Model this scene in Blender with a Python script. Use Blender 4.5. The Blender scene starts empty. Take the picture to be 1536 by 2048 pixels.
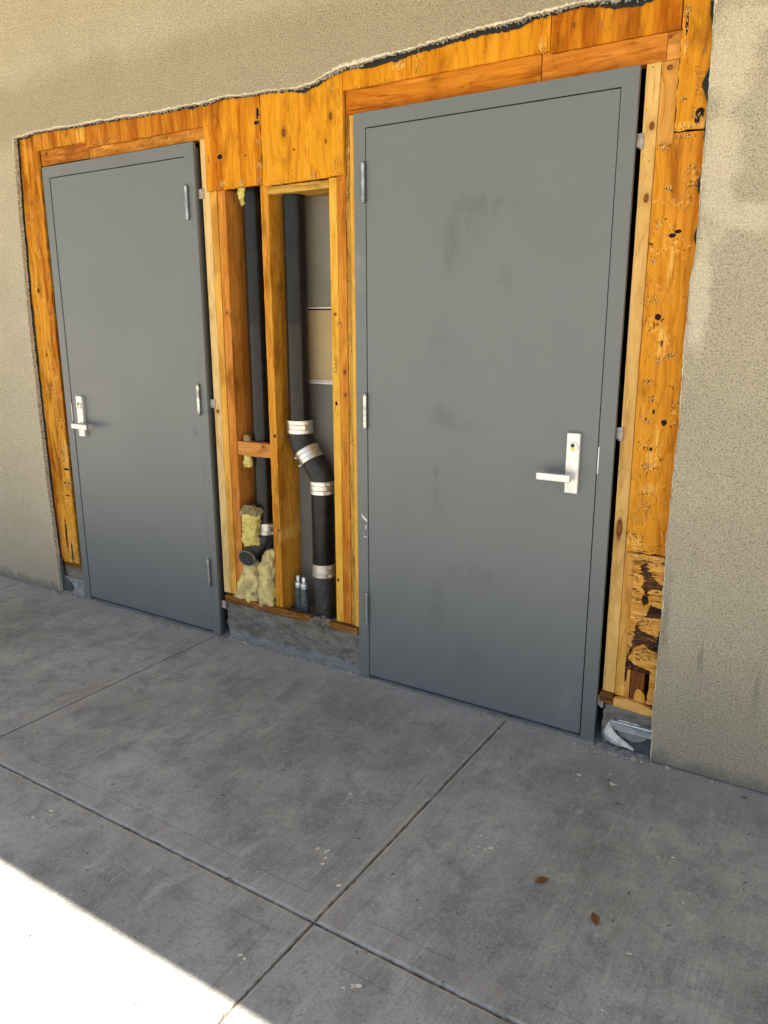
import bpy, bmesh, math, random
from mathutils import Vector, Matrix, noise as mnoise
random.seed(7)
R = math.radians
D = bpy.data
scene = bpy.context.scene
C = scene.collection

# ---------------------------------------------------------------- camera
cam = D.objects.new('camera', D.cameras.new('camera')); C.objects.link(cam)
YAW, PITCH, ROLL, FPX = 0.56466, -0.24232, -0.00285, 1544.8
ca, sa = math.cos(YAW), math.sin(YAW)
fw = Vector((-sa*math.cos(PITCH), ca*math.cos(PITCH), math.sin(PITCH)))
rt = Vector((ca, sa, 0)); up = rt.cross(fw)
r2 = rt*math.cos(ROLL) + up*math.sin(ROLL); u2 = -rt*math.sin(ROLL) + up*math.cos(ROLL)
M = Matrix((r2, u2, -fw)).transposed().to_4x4(); M.translation = Vector((1.70767, -2.4965, 1.46406))
cam.matrix_world = M
cam.data.sensor_fit = 'VERTICAL'; cam.data.sensor_height = 24; cam.data.lens = FPX/2048*24
cam.data.clip_start = 0.02; cam.data.clip_end = 2000
scene.camera = cam

# ---------------------------------------------------------------- world, sun, exposure
SUN_EL, SUN_AZ = 63.0, 8.0      # azimuth: degrees east of the outward wall normal
w = D.worlds.new('World'); scene.world = w; w.use_nodes = True
wn = w.node_tree; bg = wn.nodes['Background']
sky = wn.nodes.new('ShaderNodeTexSky'); sky.sky_type = 'NISHITA'; sky.sun_disc = False
sd = Vector((math.sin(R(SUN_AZ))*math.cos(R(SUN_EL)), -math.cos(R(SUN_AZ))*math.cos(R(SUN_EL)), math.sin(R(SUN_EL))))
sky.sun_elevation = R(SUN_EL); sky.sun_rotation = math.atan2(sd.x, sd.y)
sky.dust_density = 1.5; sky.ozone_density = 1.0
wn.links.new(sky.outputs[0], bg.inputs[0]); bg.inputs[1].default_value = 0.05
sl = D.lights.new('sun', 'SUN'); sl.energy = 5.0; sl.angle = R(0.45); sl.color = (1.0, 0.89, 0.70)
so = D.objects.new('sun', sl); C.objects.link(so); so.rotation_euler = sd.to_track_quat('Z', 'Y').to_euler()
scene.view_settings.view_transform = 'Standard'; scene.view_settings.look = 'None'
scene.view_settings.exposure = 2.3; scene.view_settings.gamma = 1
try: scene.cycles.max_bounces = 12; scene.cycles.diffuse_bounces = 8
except Exception: pass

# ---------------------------------------------------------------- node helper
class NT:
    def __init__(s, name):
        s.mat = D.materials.new(name); s.mat.use_nodes = True
        s.t = s.mat.node_tree; s.b = s.t.nodes['Principled BSDF']
        s.P = s.t.nodes.new('ShaderNodeNewGeometry').outputs['Position']
    def setin(s, sock, v):
        if isinstance(v, bpy.types.NodeSocket): s.t.links.new(v, sock)
        elif v is not None:
            if isinstance(v, (tuple, list)) and len(v) == 3 and sock.type == 'RGBA': v = (*v, 1)
            sock.default_value = v
    def m(s, op, a, b=None, c=None, clamp=False):
        n = s.t.nodes.new('ShaderNodeMath'); n.operation = op; n.use_clamp = clamp
        s.setin(n.inputs[0], a); s.setin(n.inputs[1], b); s.setin(n.inputs[2], c); return n.outputs[0]
    def v(s, op, a, b=None, sc=None):
        n = s.t.nodes.new('ShaderNodeVectorMath'); n.operation = op
        s.setin(n.inputs[0], a); s.setin(n.inputs[1], b)
        if sc is not None: s.setin(n.inputs['Scale'], sc)
        return n.outputs['Value'] if op in ('LENGTH', 'DISTANCE', 'DOT_PRODUCT') else n.outputs[0]
    def noise(s, vec, scale, detail=3, rough=.55, dist=0, color=False):
        n = s.t.nodes.new('ShaderNodeTexNoise'); s.setin(n.inputs['Vector'], vec)
        n.inputs['Scale'].default_value = scale; n.inputs['Detail'].default_value = detail
        n.inputs['Roughness'].default_value = rough; n.inputs['Distortion'].default_value = dist
        return n.outputs['Color' if color else 'Fac']
    def vor(s, vec, scale, feature='F1', rnd=1, out='Distance'):
        n = s.t.nodes.new('ShaderNodeTexVoronoi'); n.feature = feature; s.setin(n.inputs['Vector'], vec)
        n.inputs['Scale'].default_value = scale; n.inputs['Randomness'].default_value = rnd
        return n.outputs[out]
    def mr(s, x, a, b, c=0., d=1., smooth=True):
        n = s.t.nodes.new('ShaderNodeMapRange'); n.clamp = True
        if smooth: n.interpolation_type = 'SMOOTHSTEP'
        s.setin(n.inputs[0], x)
        for i, q in enumerate((a, b, c, d)): s.setin(n.inputs[i+1], q)
        return n.outputs[0]
    def mix(s, f, a, b, mode='MIX'):
        n = s.t.nodes.new('ShaderNodeMix'); n.data_type = 'RGBA'; n.blend_type = mode
        s.setin(n.inputs[0], f); s.setin(n.inputs[6], a); s.setin(n.inputs[7], b); return n.outputs[2]
    def sep(s, vec):
        n = s.t.nodes.new('ShaderNodeSeparateXYZ'); s.setin(n.inputs[0], vec); return n.outputs
    def bump(s, h, dist, strength=1., normal=None):
        n = s.t.nodes.new('ShaderNodeBump'); s.setin(n.inputs['Height'], h); n.inputs['Distance'].default_value = dist
        n.inputs['Strength'].default_value = strength
        if normal is not None: s.setin(n.inputs['Normal'], normal)
        return n.outputs[0]
    def out(s, col, rough=.6, metal=0., normal=None, spec=.5):
        s.setin(s.b.inputs['Base Color'], col); s.setin(s.b.inputs['Roughness'], rough)
        s.b.inputs['Metallic'].default_value = metal; s.setin(s.b.inputs['Specular IOR Level'], spec)
        if normal is not None: s.setin(s.b.inputs['Normal'], normal)
        return s.mat
    def spot(s, c, r, wob=None, soft=.25, axes='xz'):
        """mask 1 inside an ellipse round world point c (x,z) / radius r (rx,rz), wobbly rim"""
        q = s.v('SUBTRACT', s.P, (c[0], 0, c[1]) if axes == 'xz' else (c[0], c[1], 0))
        k = (1/r[0], 0, 1/r[1]) if axes == 'xz' else (1/r[0], 1/r[1], 0)
        d = s.v('LENGTH', s.v('MULTIPLY', q, k))
        if wob is not None: d = s.m('ADD', d, wob)
        return s.mr(d, 1-soft, 1+soft, 1., 0.)

def deep(c, k=.86):
    s_ = (c[0]-c[2])/max(c[0], .01); return (c[0]*k, c[1]*k*.88, c[2]*k*.65)
def wood(name, col, dark, axis='z', knots=(), holes=(), pale=(), pits=0.0, bands=1.0, ring=38., seed=0., rough=.6, fiber=1.0, splits=0.0):
    n = NT(name); P0 = n.P; col = deep(col); dark = deep(dark)
    off = n.v('ADD', P0, (seed*3.1, seed*1.7, seed*2.3))
    wob = n.m('MULTIPLY', n.m('SUBTRACT', n.noise(off, 55, 2), .5), 1.1)
    P = off
    kn = []
    for (kx, kz, rx, rz) in knots:      # bend the grain round each knot
        q = n.v('SUBTRACT', P0, (kx, 0, kz)); q = n.v('MULTIPLY', q, (1/(rx*3.0), 0, 1/(rz*3.0)))
        d = n.v('LENGTH', q); g = n.m('POWER', 2.718, n.m('MULTIPLY', n.m('MULTIPLY', d, d), -1.0))
        g = n.m('MULTIPLY', g, rx*1.6)
        n_ = n.t.nodes.new('ShaderNodeCombineXYZ'); n.setin(n_.inputs[0 if axis == 'z' else 2], g)
        P = n.v('ADD', P, n_.outputs[0])
    st = (1, 1, .045) if axis == 'z' else (.045, 1, 1)
    low = n.noise(n.v('MULTIPLY', P, (1, 1, .30) if axis == 'z' else (.30, 1, 1)), 5, 3)
    Ps = n.v('MULTIPLY', P, st)
    x, y, z = n.sep(P)
    u = n.m('ADD', x if axis == 'z' else z, n.m('MULTIPLY', y, .8))
    ph = n.m('ADD', n.m('MULTIPLY', u, ring), n.m('MULTIPLY', low, 7.5))
    fr = n.m('FRACT', ph)
    line = n.mr(fr, .45, .97, 0., 1.); line = n.m('MULTIPLY', line, n.mr(fr, .97, 1., 1., 0.))
    wide = n.noise(Ps, 16, 2, .5)
    fib = n.noise(Ps, 170, 3, .65)
    f = n.m('MULTIPLY', n.mr(wide, .38, .62), .62*bands)
    f = n.m('ADD', f, n.m('MULTIPLY', line, .42))
    f = n.m('ADD', f, n.m('MULTIPLY', n.m('SUBTRACT', fib, .5), 1.15*fiber), clamp=True)
    c = n.mix(f, col, dark)
    blot = n.mr(n.noise(n.v('MULTIPLY', off, (1, 1, .35) if axis == 'z' else (.35, 1, 1)), 11, 4, .6, .5), .50, .70)
    c = n.mix(n.m('MULTIPLY', blot, .75), c, tuple(v*.62 for v in dark))
    lite = n.mr(n.noise(n.v('MULTIPLY', n.v('ADD', off, (4, 2, 1)), (1, 1, .3) if axis == 'z' else (.3, 1, 1)), 14, 3, .6), .52, .66)
    c = n.mix(n.m('MULTIPLY', lite, .35), c, tuple(min(.85, v*1.22+.02) for v in col))
    brown = (.055, .022, .010)
    dash = n.noise(n.v('MULTIPLY', P, (1, 1, .10) if axis == 'z' else (.10, 1, 1)), 120, 2, .5)
    c = n.mix(n.m('MULTIPLY', n.mr(dash, .62, .72), .55), c, tuple(v*.45 for v in dark))
    c = n.mix(n.m('MULTIPLY', n.mr(dash, .36, .27), .35), c, tuple(min(.9, v*1.35+.03) for v in col))
    if splits:
        sp = n.noise(n.v('MULTIPLY', P, (1, 1, .02) if axis == 'z' else (.02, 1, 1)), 34, 1, .4)
        sm = n.m('MULTIPLY', n.mr(n.m('ABSOLUTE', n.m('SUBTRACT', sp, .5)), .0, .012, 1., 0.), n.mr(n.noise(off, 4, 1), .5, .6))
        c = n.mix(n.m('MULTIPLY', sm, splits), c, tuple(v*.3 for v in dark))
    for (kx, kz, rx, rz) in pale:
        c = n.mix(n.m('MULTIPLY', n.spot((kx, kz), (rx, rz), n.m('MULTIPLY', wob, 2.0), .5), n.mr(fib, .42, .56, 0., .75)), c, (.78, .44, .10))
    for (kx, kz, rx, rz) in knots:
        q = n.v('MULTIPLY', n.v('SUBTRACT', P0, (kx, 0, kz)), (1/rx, 0, 1/rz))
        d = n.m('ADD', n.v('LENGTH', q), n.m('MULTIPLY', wob, .35))
        rings = n.m('MULTIPLY', n.m('ADD', n.m('SINE', n.m('MULTIPLY', d, 11)), 1), .5)
        halo = n.mr(d, .9, 2.3, 1., 0.)
        c = n.mix(n.m('MULTIPLY', halo, n.m('MULTIPLY_ADD', rings, .3, .12)), c, tuple(v*.55 for v in dark))
        c = n.mix(n.mr(d, .55, 1.05, .93, 0.), c, n.mix(rings, (.09, .03, .012), (.24, .09, .02)))
    hole = None
    if pits:
        cl = n.mr(n.noise(off, 11, 2), .54, .62)
        pt = n.mr(n.noise(n.v('MULTIPLY', off, (1, 1, .55)), 235, 2, .5), .585, .625)
        pt = n.m('MULTIPLY', pt, n.mr(n.noise(off, 48, 2), .50, .56))
        pt = n.m('MULTIPLY', n.m('MULTIPLY', pt, cl), pits)
        hf = n.m('MULTIPLY', n.mr(n.noise(off, 75, 3), .53, .60), n.m('MULTIPLY', cl, pits*.45))
        c = n.mix(hf, c, (.78, .46, .13))
        c = n.mix(pt, c, brown); hole = pt
    sp1 = n.m('MULTIPLY', n.mr(n.vor(n.v('ADD', off, (.3, .1, .7)), 34), .055, .085, 1., 0.), .85)
    c = n.mix(sp1, c, brown)
    for (kx, kz, rx, rz) in holes:
        mk = n.spot((kx, kz), (rx, rz), wob, .12)
        c = n.mix(n.m('MULTIPLY', n.spot((kx, kz), (rx*1.5, rz*1.4), wob, .3), .25), c, (.60, .30, .06))
        c = n.mix(mk, c, (.018, .012, .010)); hole = mk if hole is None else n.m('MAXIMUM', hole, mk)
    h = n.m('ADD', n.m('MULTIPLY', fib, .6), n.m('MULTIPLY', line, -.3))
    if hole is not None: h = n.m('SUBTRACT', h, n.m('MULTIPLY', hole, 3.0))
    return n.out(c, n.m('MULTIPLY_ADD', fib, .25, rough-.1), 0, n.bump(h, .0014, .9), .05)

def paint(name, col, rough=.45, grime=0.15, smudges_sheen=(), metal=0., bumps=.00015, scratch=0.):
    n = NT(name)
    a = n.noise(n.P, 3.0, 4, .6); b = n.noise(n.P, 260, 2)
    c = n.mix(n.mr(a, .35, .7, 0, grime), col, tuple(v*.78 for v in col))
    c = n.mix(n.m('MULTIPLY', n.mr(n.noise(n.P, 26, 4, .7), .58, .75), grime), c, tuple(v*1.25 for v in col))
    wob = n.m('MULTIPLY', n.m('SUBTRACT', n.noise(n.P, 22, 3), .5), 1.6)
    rg = n.m('MULTIPLY_ADD', a, .16, rough-.08)
    for (x, z, rx, rz, k) in smudges_sheen:
        sm = n.spot((x, z), (rx*1.25, rz*1.15), wob, .65)
        st = n.m('MULTIPLY_ADD', n.m('SINE', n.m('MULTIPLY', n.m('ADD', n.sep(n.P)[2], n.m('MULTIPLY', a, .03)), 900)), .25, .75)
        mk = n.m('MULTIPLY', n.m('MULTIPLY', sm, st), n.mr(n.noise(n.v('MULTIPLY', n.P, (1, 1, .45)), 26, 5, .65), .25, .80))
        c = n.mix(n.m('MULTIPLY', mk, min(1., abs(k)*1.15)), c, tuple(v*(.50 if k > 0 else 1.9) for v in col)); rg = n.m('ADD', rg, n.m('MULTIPLY', mk, .15))
    if scratch:
        for sc, ang in ((9, (30, 1.5, 1.6)), (7, (3, 6, 22))):
            s = n.noise(n.v('MULTIPLY', n.P, ang), sc, 1, .4)
            s = n.m('MULTIPLY', n.mr(n.m('ABSOLUTE', n.m('SUBTRACT', s, .5)), 0, .006, 1., 0.), n.mr(n.noise(n.P, 6, 3), .56, .66))
            c = n.mix(n.m('MULTIPLY', s, scratch), c, tuple(min(1, v*2.4) for v in col))
    return n.out(c, rg, metal, n.bump(b, bumps), .5)

def plain(name, col, rough=.6, metal=0., var=.25, scale=40., bumpd=.0006, col2=None):
    n = NT(name); a = n.noise(n.P, scale, 4, .65); b = n.noise(n.P, scale*6, 3, .6)
    c = n.mix(n.mr(a, .35, .68, 0, 1), col, col2 or tuple(v*(1-var) for v in col))
    return n.out(c, n.m('MULTIPLY_ADD', a, .2, rough-.1), metal, n.bump(n.m('ADD', a, n.m('MULTIPLY', b, .5)), bumpd), .5)

# ---------------------------------------------------------------- materials
def stucco_mat():
    n = NT('stucco'); P = n.P; x, y, z = n.sep(P)
    g1 = n.noise(P, 198, 4, .74, .6); g2 = n.noise(P, 330, 2, .6); big = n.noise(P, 2.3, 4, .55); mid = n.noise(P, 14, 3)
    wobz = n.m('ADD', z, n.m('MULTIPLY', n.m('SUBTRACT', n.noise(P, 5, 3), .5), .16))
    slope = n.m('MULTIPLY', x, .035)
    newc = n.m('MULTIPLY', n.mr(wobz, 2.50, 2.62, 1., 0.), n.mr(z, 2.22, 2.34))      # rougher re-coated band above the cut
    newc = n.m('MULTIPLY', newc, n.mr(x, 1.15, 1.3, 1., 0.))
    smooth = n.mr(wobz, 2.6, 2.8)
    c = n.mix(n.mr(big, .3, .7), (.80, .70, .505), (.72, .63, .455))
    c = n.mix(n.m('MULTIPLY', smooth, .5), c, (.76, .635, .42))
    c = n.mix(n.m('MULTIPLY', newc, .55), c, (.50, .42, .27))
    wob = n.m('MULTIPLY', n.m('SUBTRACT', n.noise(P, 16, 4), .5), 1.8)
    patch = 0.
    for (cx, cz, rx, rz) in ((1.27, 2.17, .07, .12), (1.26, 1.86, .05, .20), (1.36, 1.74, .16, .035), (1.46, 2.24, .25, .03), (1.235, 1.55, .03, .2)):
        s = n.spot((cx, cz), (rx, rz), wob, .4); patch = n.m('MAXIMUM', patch, s)
    c = n.mix(n.m('MULTIPLY', patch, .30), c, (.76, .68, .52))
    grain = n.mr(g1, .38, .52, 1., 0.)
    pit = n.m('MULTIPLY', grain, n.m('MULTIPLY_ADD', patch, -.35, 1.))
    c = n.mix(n.m('MULTIPLY', pit, .64), c, (.16, .138, .102))
    c = n.mix(n.mr(g1, .58, .72, 0., .65), c, (.88, .80, .63))
    c = n.mix(n.mr(g2, .66, .74, 0., .5), c, (.10, .085, .06))
    # lower wall greyer towards the bottom, plus stain runs
    low = n.mr(n.m('ADD', z, n.m('MULTIPLY', n.m('SUBTRACT', mid, .5), .25)), .05, .75, 1., 0.)
    c = n.mix(n.m('MULTIPLY', low, .5), c, n.mix(.5, c, (.20, .19, .185)))
    run = n.m('MULTIPLY', n.mr(n.noise(n.v('MULTIPLY', P, (1, 1, .12)), 24, 3), .55, .72), n.m('MULTIPLY', n.mr(z, .1, .35), n.mr(z, .55, 1.0, 1., 0.)))
    run = n.m('MULTIPLY', run, n.spot((1.36, .5), (.16, .6), None, .6))
    c = n.mix(n.m('MULTIPLY', run, .55), c, (.13, .115, .10))
    foot_tone = n.mr(n.m('ADD', z, n.m('MULTIPLY', n.m('SUBTRACT', mid, .5), .1)), .0, .07, .6, 0.)  # darker towards the very foot of the wall
    c = n.mix(foot_tone, c, (.17, .165, .16))
    h = n.m('MULTIPLY', g1, n.m('MULTIPLY_ADD', patch, -.5, 1.)); h = n.m('ADD', h, n.m('MULTIPLY', g2, .3))
    nb = n.bump(mid, .004, .5); nb = n.bump(h, .014, 1., nb)
    return n.out(c, .9, 0, nb, .15)
def concrete_mat():
    n = NT('pavement_concrete'); P = n.P; x, y, z = n.sep(P)
    c1 = n.noise(P, 1.3, 6, .6, .4); c2 = n.noise(P, 8, 7, .72, .5); c3 = n.noise(P, 42, 5, .72); f = n.noise(P, 300, 2, .6); c4 = n.noise(P, 120, 3, .75)
    st = n.noise(n.v('MULTIPLY', n.v('ADD', P, (0, 0, 0)), (1, .28, 1)), 13, 6, .75, .4)
    c = n.mix(n.mr(c1, .36, .66), (.335, .362, .378), (.228, .245, .254))
    c = n.mix(n.m('MULTIPLY', n.mr(c2, .47, .62), .40), c, (.125, .131, .137))
    c = n.mix(n.m('MULTIPLY', n.mr(c2, .46, .32), .38), c, (.44, .455, .47))
    c = n.mix(n.m('MULTIPLY', n.mr(st, .53, .66), .40), c, (.135, .137, .140))
    c = n.mix(n.m('MULTIPLY', n.mr(st, .45, .34), .42), c, (.46, .475, .49))
    c = n.mix(n.m('MULTIPLY', n.mr(c3, .54, .68), .42), c, (.40, .405, .41))
    c = n.mix(n.m('MULTIPLY', n.mr(c3, .44, .32), .38), c, (.115, .117, .12))
    c = n.mix(n.m('MULTIPLY', n.mr(c4, .55, .68), .62), c, (.085, .087, .09))
    c = n.mix(n.m('MULTIPLY', n.mr(c4, .44, .32), .50), c, (.47, .48, .49))
    c = n.mix(n.m('MULTIPLY', n.mr(f, .6, .75), .45), c, (.08, .08, .08))
    c = n.mix(n.m('MULTIPLY', n.mr(f, .40, .28), .4), c, (.50, .50, .50))
    # broom strokes run square to the wall
    br = n.noise(n.v('MULTIPLY', n.v('ADD', P, n.v('SCALE', n.noise(P, 3, 2, color=True), None, .02)), (1, .03, 1)), 210, 2, .6)
    bm = n.mr(n.noise(P, 2.2, 2), .45, .6)
    c = n.mix(n.m('MULTIPLY', n.m('MULTIPLY', n.mr(br, .35, .65), bm), .28), c, (0.131, 0.131, 0.131))
    # tooled borders about 0.08 m beside every joint
    def jd(v, o, p):
        t = n.m('DIVIDE', n.m('SUBTRACT', v, o), p); fr = n.m('SUBTRACT', t, n.m('ROUND', t)); return n.m('MULTIPLY', n.m('ABSOLUTE', fr), p)
    dx = jd(x, .68, 1.51); dy = jd(y, -1.21, 1.50)
    dd = n.m('ADD', n.m('MINIMUM', dx, dy), n.m('MULTIPLY', n.m('SUBTRACT', n.noise(P, 9, 3), .5), .006))
    border = n.m('MULTIPLY', n.mr(dd, .072, .078, 1., 0.), n.mr(n.noise(P, 3.4, 3), .40, .60))
    c = n.mix(n.m('MULTIPLY', border, .30), c, (0.297, 0.297, 0.302))
    edge = n.m('MULTIPLY', n.mr(n.m('ABSOLUTE', n.m('SUBTRACT', dd, .077)), .0, .0032, 1., 0.), n.mr(n.noise(n.v('ADD', P, (5, 2, 0)), 4, 3), .42, .56))
    c = n.mix(n.m('MULTIPLY', edge, .38), c, (0.102, 0.102, 0.102))
    near = n.mr(n.m('ADD', n.m('MINIMUM', dx, dy), n.m('MULTIPLY', c3, .008)), .001, .013, .34, 0.)
    c = n.mix(near, c, (.10, .097, .090))
    lip = n.m('MULTIPLY', n.mr(n.m('ABSOLUTE', n.m('SUBTRACT', n.m('MINIMUM', dx, dy), .0095)), .0, .005, 1., 0.), n.mr(n.noise(P, 14, 4, .7), .40, .56))
    c = n.mix(n.m('MULTIPLY', lip, .55), c, (.46, .46, .45))
    # scuffs, rings and paint flecks
    wh = n.m('MULTIPLY', n.mr(n.vor(P, 6.5), .030, .050, 1., 0.), n.mr(n.noise(P, 90, 2), .46, .56))
    c = n.mix(n.m('MULTIPLY', wh, .85), c, (0.700, 0.700, 0.700))
    dk = n.mr(n.vor(n.v('ADD', P, (3.3, 1.1, 0)), 11), .018, .030, .8, 0.)
    c = n.mix(dk, c, (0.043, 0.041, 0.036))
    s = n.noise(n.v('MULTIPLY', P, (1, 1, 1)), 5.5, 2, .5, .8)
    sc = n.m('MULTIPLY', n.mr(n.m('ABSOLUTE', n.m('SUBTRACT', s, .5)), 0, .0022, 1., 0.), n.mr(n.noise(P, 16, 3), .60, .68))
    c = n.mix(n.m('MULTIPLY', sc, .55), c, (0.700, 0.700, 0.700))
    # paler bluish strip towards the wall foot
    ft = n.mr(n.m('ADD', y, n.m('MULTIPLY', n.m('SUBTRACT', c2, .5), .35)), -.22, .0, 0., .5)
    c = n.mix(ft, c, (0.341, 0.352, 0.374))
    h = n.m('ADD', n.m('MULTIPLY', c3, .8), n.m('MULTIPLY', f, .35)); h = n.m('ADD', h, n.m('MULTIPLY', n.m('MULTIPLY', br, bm), .5))
    h = n.m('SUBTRACT', h, n.m('MULTIPLY', edge, .6))
    return n.out(c, n.mr(c2, .3, .7, .62, .85), 0, n.bump(h, .0014, .9), .4)

HONEY, ORANGE = (.66, .275, .008), (.36, .095, .003)
mat_stucco = stucco_mat(); mat_conc = concrete_mat()
mat_tear = plain('torn_plaster', (.68, .63, .52), .9, 0, .5, 120, .004, (.22, .20, .16))
mat_paper = plain('building_paper', (.010, .009, .008), .75, 0, .4, 60, .001)
mat_curb = plain('stem_wall_concrete', (.215, .20, .168), .9, 0, .5, 60, .006, (.095, .087, .072))
n_ = NT('curb_concrete'); P_ = n_.P
a_ = n_.noise(n_.v('MULTIPLY', P_, (1, 1, 2.6)), 9, 7, .74); b_ = n_.noise(P_, 70, 4, .7); d_ = n_.noise(P_, 190, 2, .6)
c_ = n_.mix(n_.mr(a_, .40, .62), (.215, .20, .168), (.120, .110, .092)); c_ = n_.mix(n_.m('MULTIPLY', n_.mr(b_, .55, .7), .5), c_, (.34, .325, .29)); c_ = n_.mix(n_.m('MULTIPLY', n_.mr(d_, .6, .72), .6), c_, (.06, .055, .045))
c_ = n_.mix(n_.m('MULTIPLY', n_.mr(n_.m('ADD', n_.sep(P_)[2], n_.m('MULTIPLY', n_.m('SUBTRACT', a_, .5), .12)), .035, .060, 1., 0.), .6), c_, (.25, .26, .27))
mat_curb = n_.out(c_, .9, 0, n_.bump(n_.m('ADD', b_, n_.m('MULTIPLY', a_, 1.5)), .006, 1.), .3)
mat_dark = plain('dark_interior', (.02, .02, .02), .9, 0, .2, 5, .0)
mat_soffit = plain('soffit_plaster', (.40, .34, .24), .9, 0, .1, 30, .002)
mat_frame = paint('frame_paint', (.136, .145, .143), .42, .35, ((.022, 1.665, .018, .03, -.6), (.022, 1.60, .015, .02, -.5), (-1.72, 2.155, .04, .02, -.25), (.02, .5, .012, .3, -.2)), scratch=.5)  # pale patch on the left door head is a sheen highlight painted in
mat_leaf = paint('door_paint', (.138, .148, .147), .40, .16, ((.49, 1.84, .10, .030, .55), (.44, 1.77, .06, .07, .35), (.40, 1.70, .022, .06, .5), (.61, 1.60, .02, .035, .5),
     (.365, 1.38, .03, .08, .30), (.378, 1.131, .035, .03, .55), (.44, 1.10, .09, .02, .3), (.355, .924, .010, .025, .9), (.36, .80, .02, .05, .35), (.52, .54, .09, .035, .38), (.37, .36, .035, .13, .45), (.50, .20, .05, .09, .4),
     (.90, .12, .03, .06, -.25), (-.89, .99, .012, .012, .6), (-.885, .965, .012, .01, .6)), scratch=.25)
mat_steel = plain('satin_metal', (.74, .73, .70), .42, .55, .12, 60, .0002)
mat_hinge = plain('hinge_steel', (.50, .50, .49), .28, .9, .5, 25, .0002)
mat_brass = plain('brass_core', (.75, .48, .12), .35, .8, .1, 60, .0)
mat_black = plain('near_black', (.008, .008, .008), .4, 0, .2, 50, .0)
mat_pipe = plain('black_pipe', (.005, .0052, .0055), .36, 0, .5, 16, .0005, (.012, .012, .011))
mat_pipe.node_tree.nodes['Principled BSDF'].inputs['Specular IOR Level'].default_value = .20
mat_pipe.node_tree.nodes['Principled BSDF'].inputs['Coat Weight'].default_value = .15
mat_cast = plain('cast_iron', (.020, .0195, .018), .6, .1, .5, 45, .0012, (.060, .056, .050))
mat_band = plain('coupling_band', (.72, .69, .62), .34, .85, .25, 35, .0003)
mat_rubber = plain('rubber_sleeve', (.009, .0085, .008), .55, 0, .5, 40, .0008, (.026, .023, .020))
mat_ins = plain('insulation_wool', (.86, .72, .20), .95, 0, .5, 38, .012, (.58, .44, .12))
mat_ins_dirty = plain('dirty_insulation_wool', (.72, .60, .24), .95, 0, .5, 17, .010, (.34, .27, .13))
mat_facing = plain('insulation_facing', (.36, .27, .13), .9, 0, .5, 40, .004)
mat_galv = plain('galvanised_sheet', (.58, .61, .63), .34, .8, .3, 30, .0004, (.40, .43, .45))
mat_felt = plain('torn_white_membrane', (.66, .65, .62), .85, 0, .35, 40, .001, (.42, .41, .39))
mat_tar = plain('black_membrane', (.035, .037, .042), .6, 0, .5, 30, .0015, (.075, .08, .09))
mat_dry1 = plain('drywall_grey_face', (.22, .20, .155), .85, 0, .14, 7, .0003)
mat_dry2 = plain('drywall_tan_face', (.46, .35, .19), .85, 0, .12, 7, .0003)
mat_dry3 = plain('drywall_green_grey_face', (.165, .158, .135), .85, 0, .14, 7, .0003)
mat_dryedge = plain('drywall_cut_edge', (.80, .72, .70), .9, 0, .15, 40, .0005)
mat_tan = wood('tan_lumber', (.78, .50, .19), (.62, .34, .10), 'x', bands=.8, seed=3.3)
mat_ink = plain('marker_ink', (.016, .010, .008), .5, 0, .1, 30, 0)
mat_pencil = plain('pencil_line', (.10, .065, .035), .6, 0, .2, 30, 0)
mat_stamp = plain('ink_stamp', (.20, .075, .012), .7, 0, .4, 120, 0, (.34, .14, .015))
mat_white = plain('white_paint_mark', (.75, .75, .73), .6, 0, .3, 60, .0005)
mat_shim = plain('grey_mortar_dab', (.46, .40, .36), .8, 0, .4, 60, .003)
mat_crumb = plain('mortar_crumbs', (.22, .22, .22), .9, 0, .6, 60, .002, (.48, .47, .45))
mat_leafdry = plain('dry_leaf', (.20, .085, .022), .6, 0, .4, 60, .001)
mat_asphalt = plain('asphalt', (.06, .058, .055), .9, 0, .4, 8, .004)

# ---------------------------------------------------------------- object helpers
WL = {}
def link(name, bm, mat, parent=None, smooth=False, origin=None):
    """bm holds world coordinates; becomes ONE object with its origin at its own base"""
    bmesh.ops.recalc_face_normals(bm, faces=bm.faces)
    xs = [v.co for v in bm.verts]
    if origin is None:
        origin = Vector(((min(v.x for v in xs)+max(v.x for v in xs))/2, (min(v.y for v in xs)+max(v.y for v in xs))/2, min(v.z for v in xs)))
    for v in bm.verts: v.co -= origin
    me = D.meshes.new(name); bm.to_mesh(me); bm.free()
    if isinstance(mat, (list, tuple)):
        for q in mat: me.materials.append(q)
    else: me.materials.append(mat)
    if smooth:
        me.polygons.foreach_set('use_smooth', [True]*len(me.polygons))
        try: me.set_sharp_from_angle(angle=R(35))
        except Exception: pass
    o = D.objects.new(name, me); C.objects.link(o)
    if parent is not None: o.parent = parent; o.location = origin - WL[parent.name]
    else: o.location = origin
    WL[o.name] = origin.copy()
    return o
def thing(name, label, cat, loc, group=None):
    o = D.objects.new(name, None); C.objects.link(o); o.location = loc; o.empty_display_size = .1
    WL[o.name] = Vector(loc); return tag(o, label, cat, group)
def tag(o, label, cat, group=None):
    o['label'] = label; o['category'] = cat
    if group: o['group'] = group
    return o
def B(bm, x0, x1, y0, y1, z0, z1, bev=0., seg=2, mi=0):
    r = bmesh.ops.create_cube(bm, size=1, matrix=Matrix.Translation(((x0+x1)/2, (y0+y1)/2, (z0+z1)/2)) @ Matrix.Diagonal((x1-x0, y1-y0, z1-z0, 1)))
    vs = r['verts']; fs = set(f for v in vs for f in v.link_faces)
    for f in fs: f.material_index = mi
    if bev:
        es = list(set(e for v in vs for e in v.link_edges))
        bmesh.ops.bevel(bm, geom=es, offset=bev, segments=seg, affect='EDGES', profile=.6)
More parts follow.
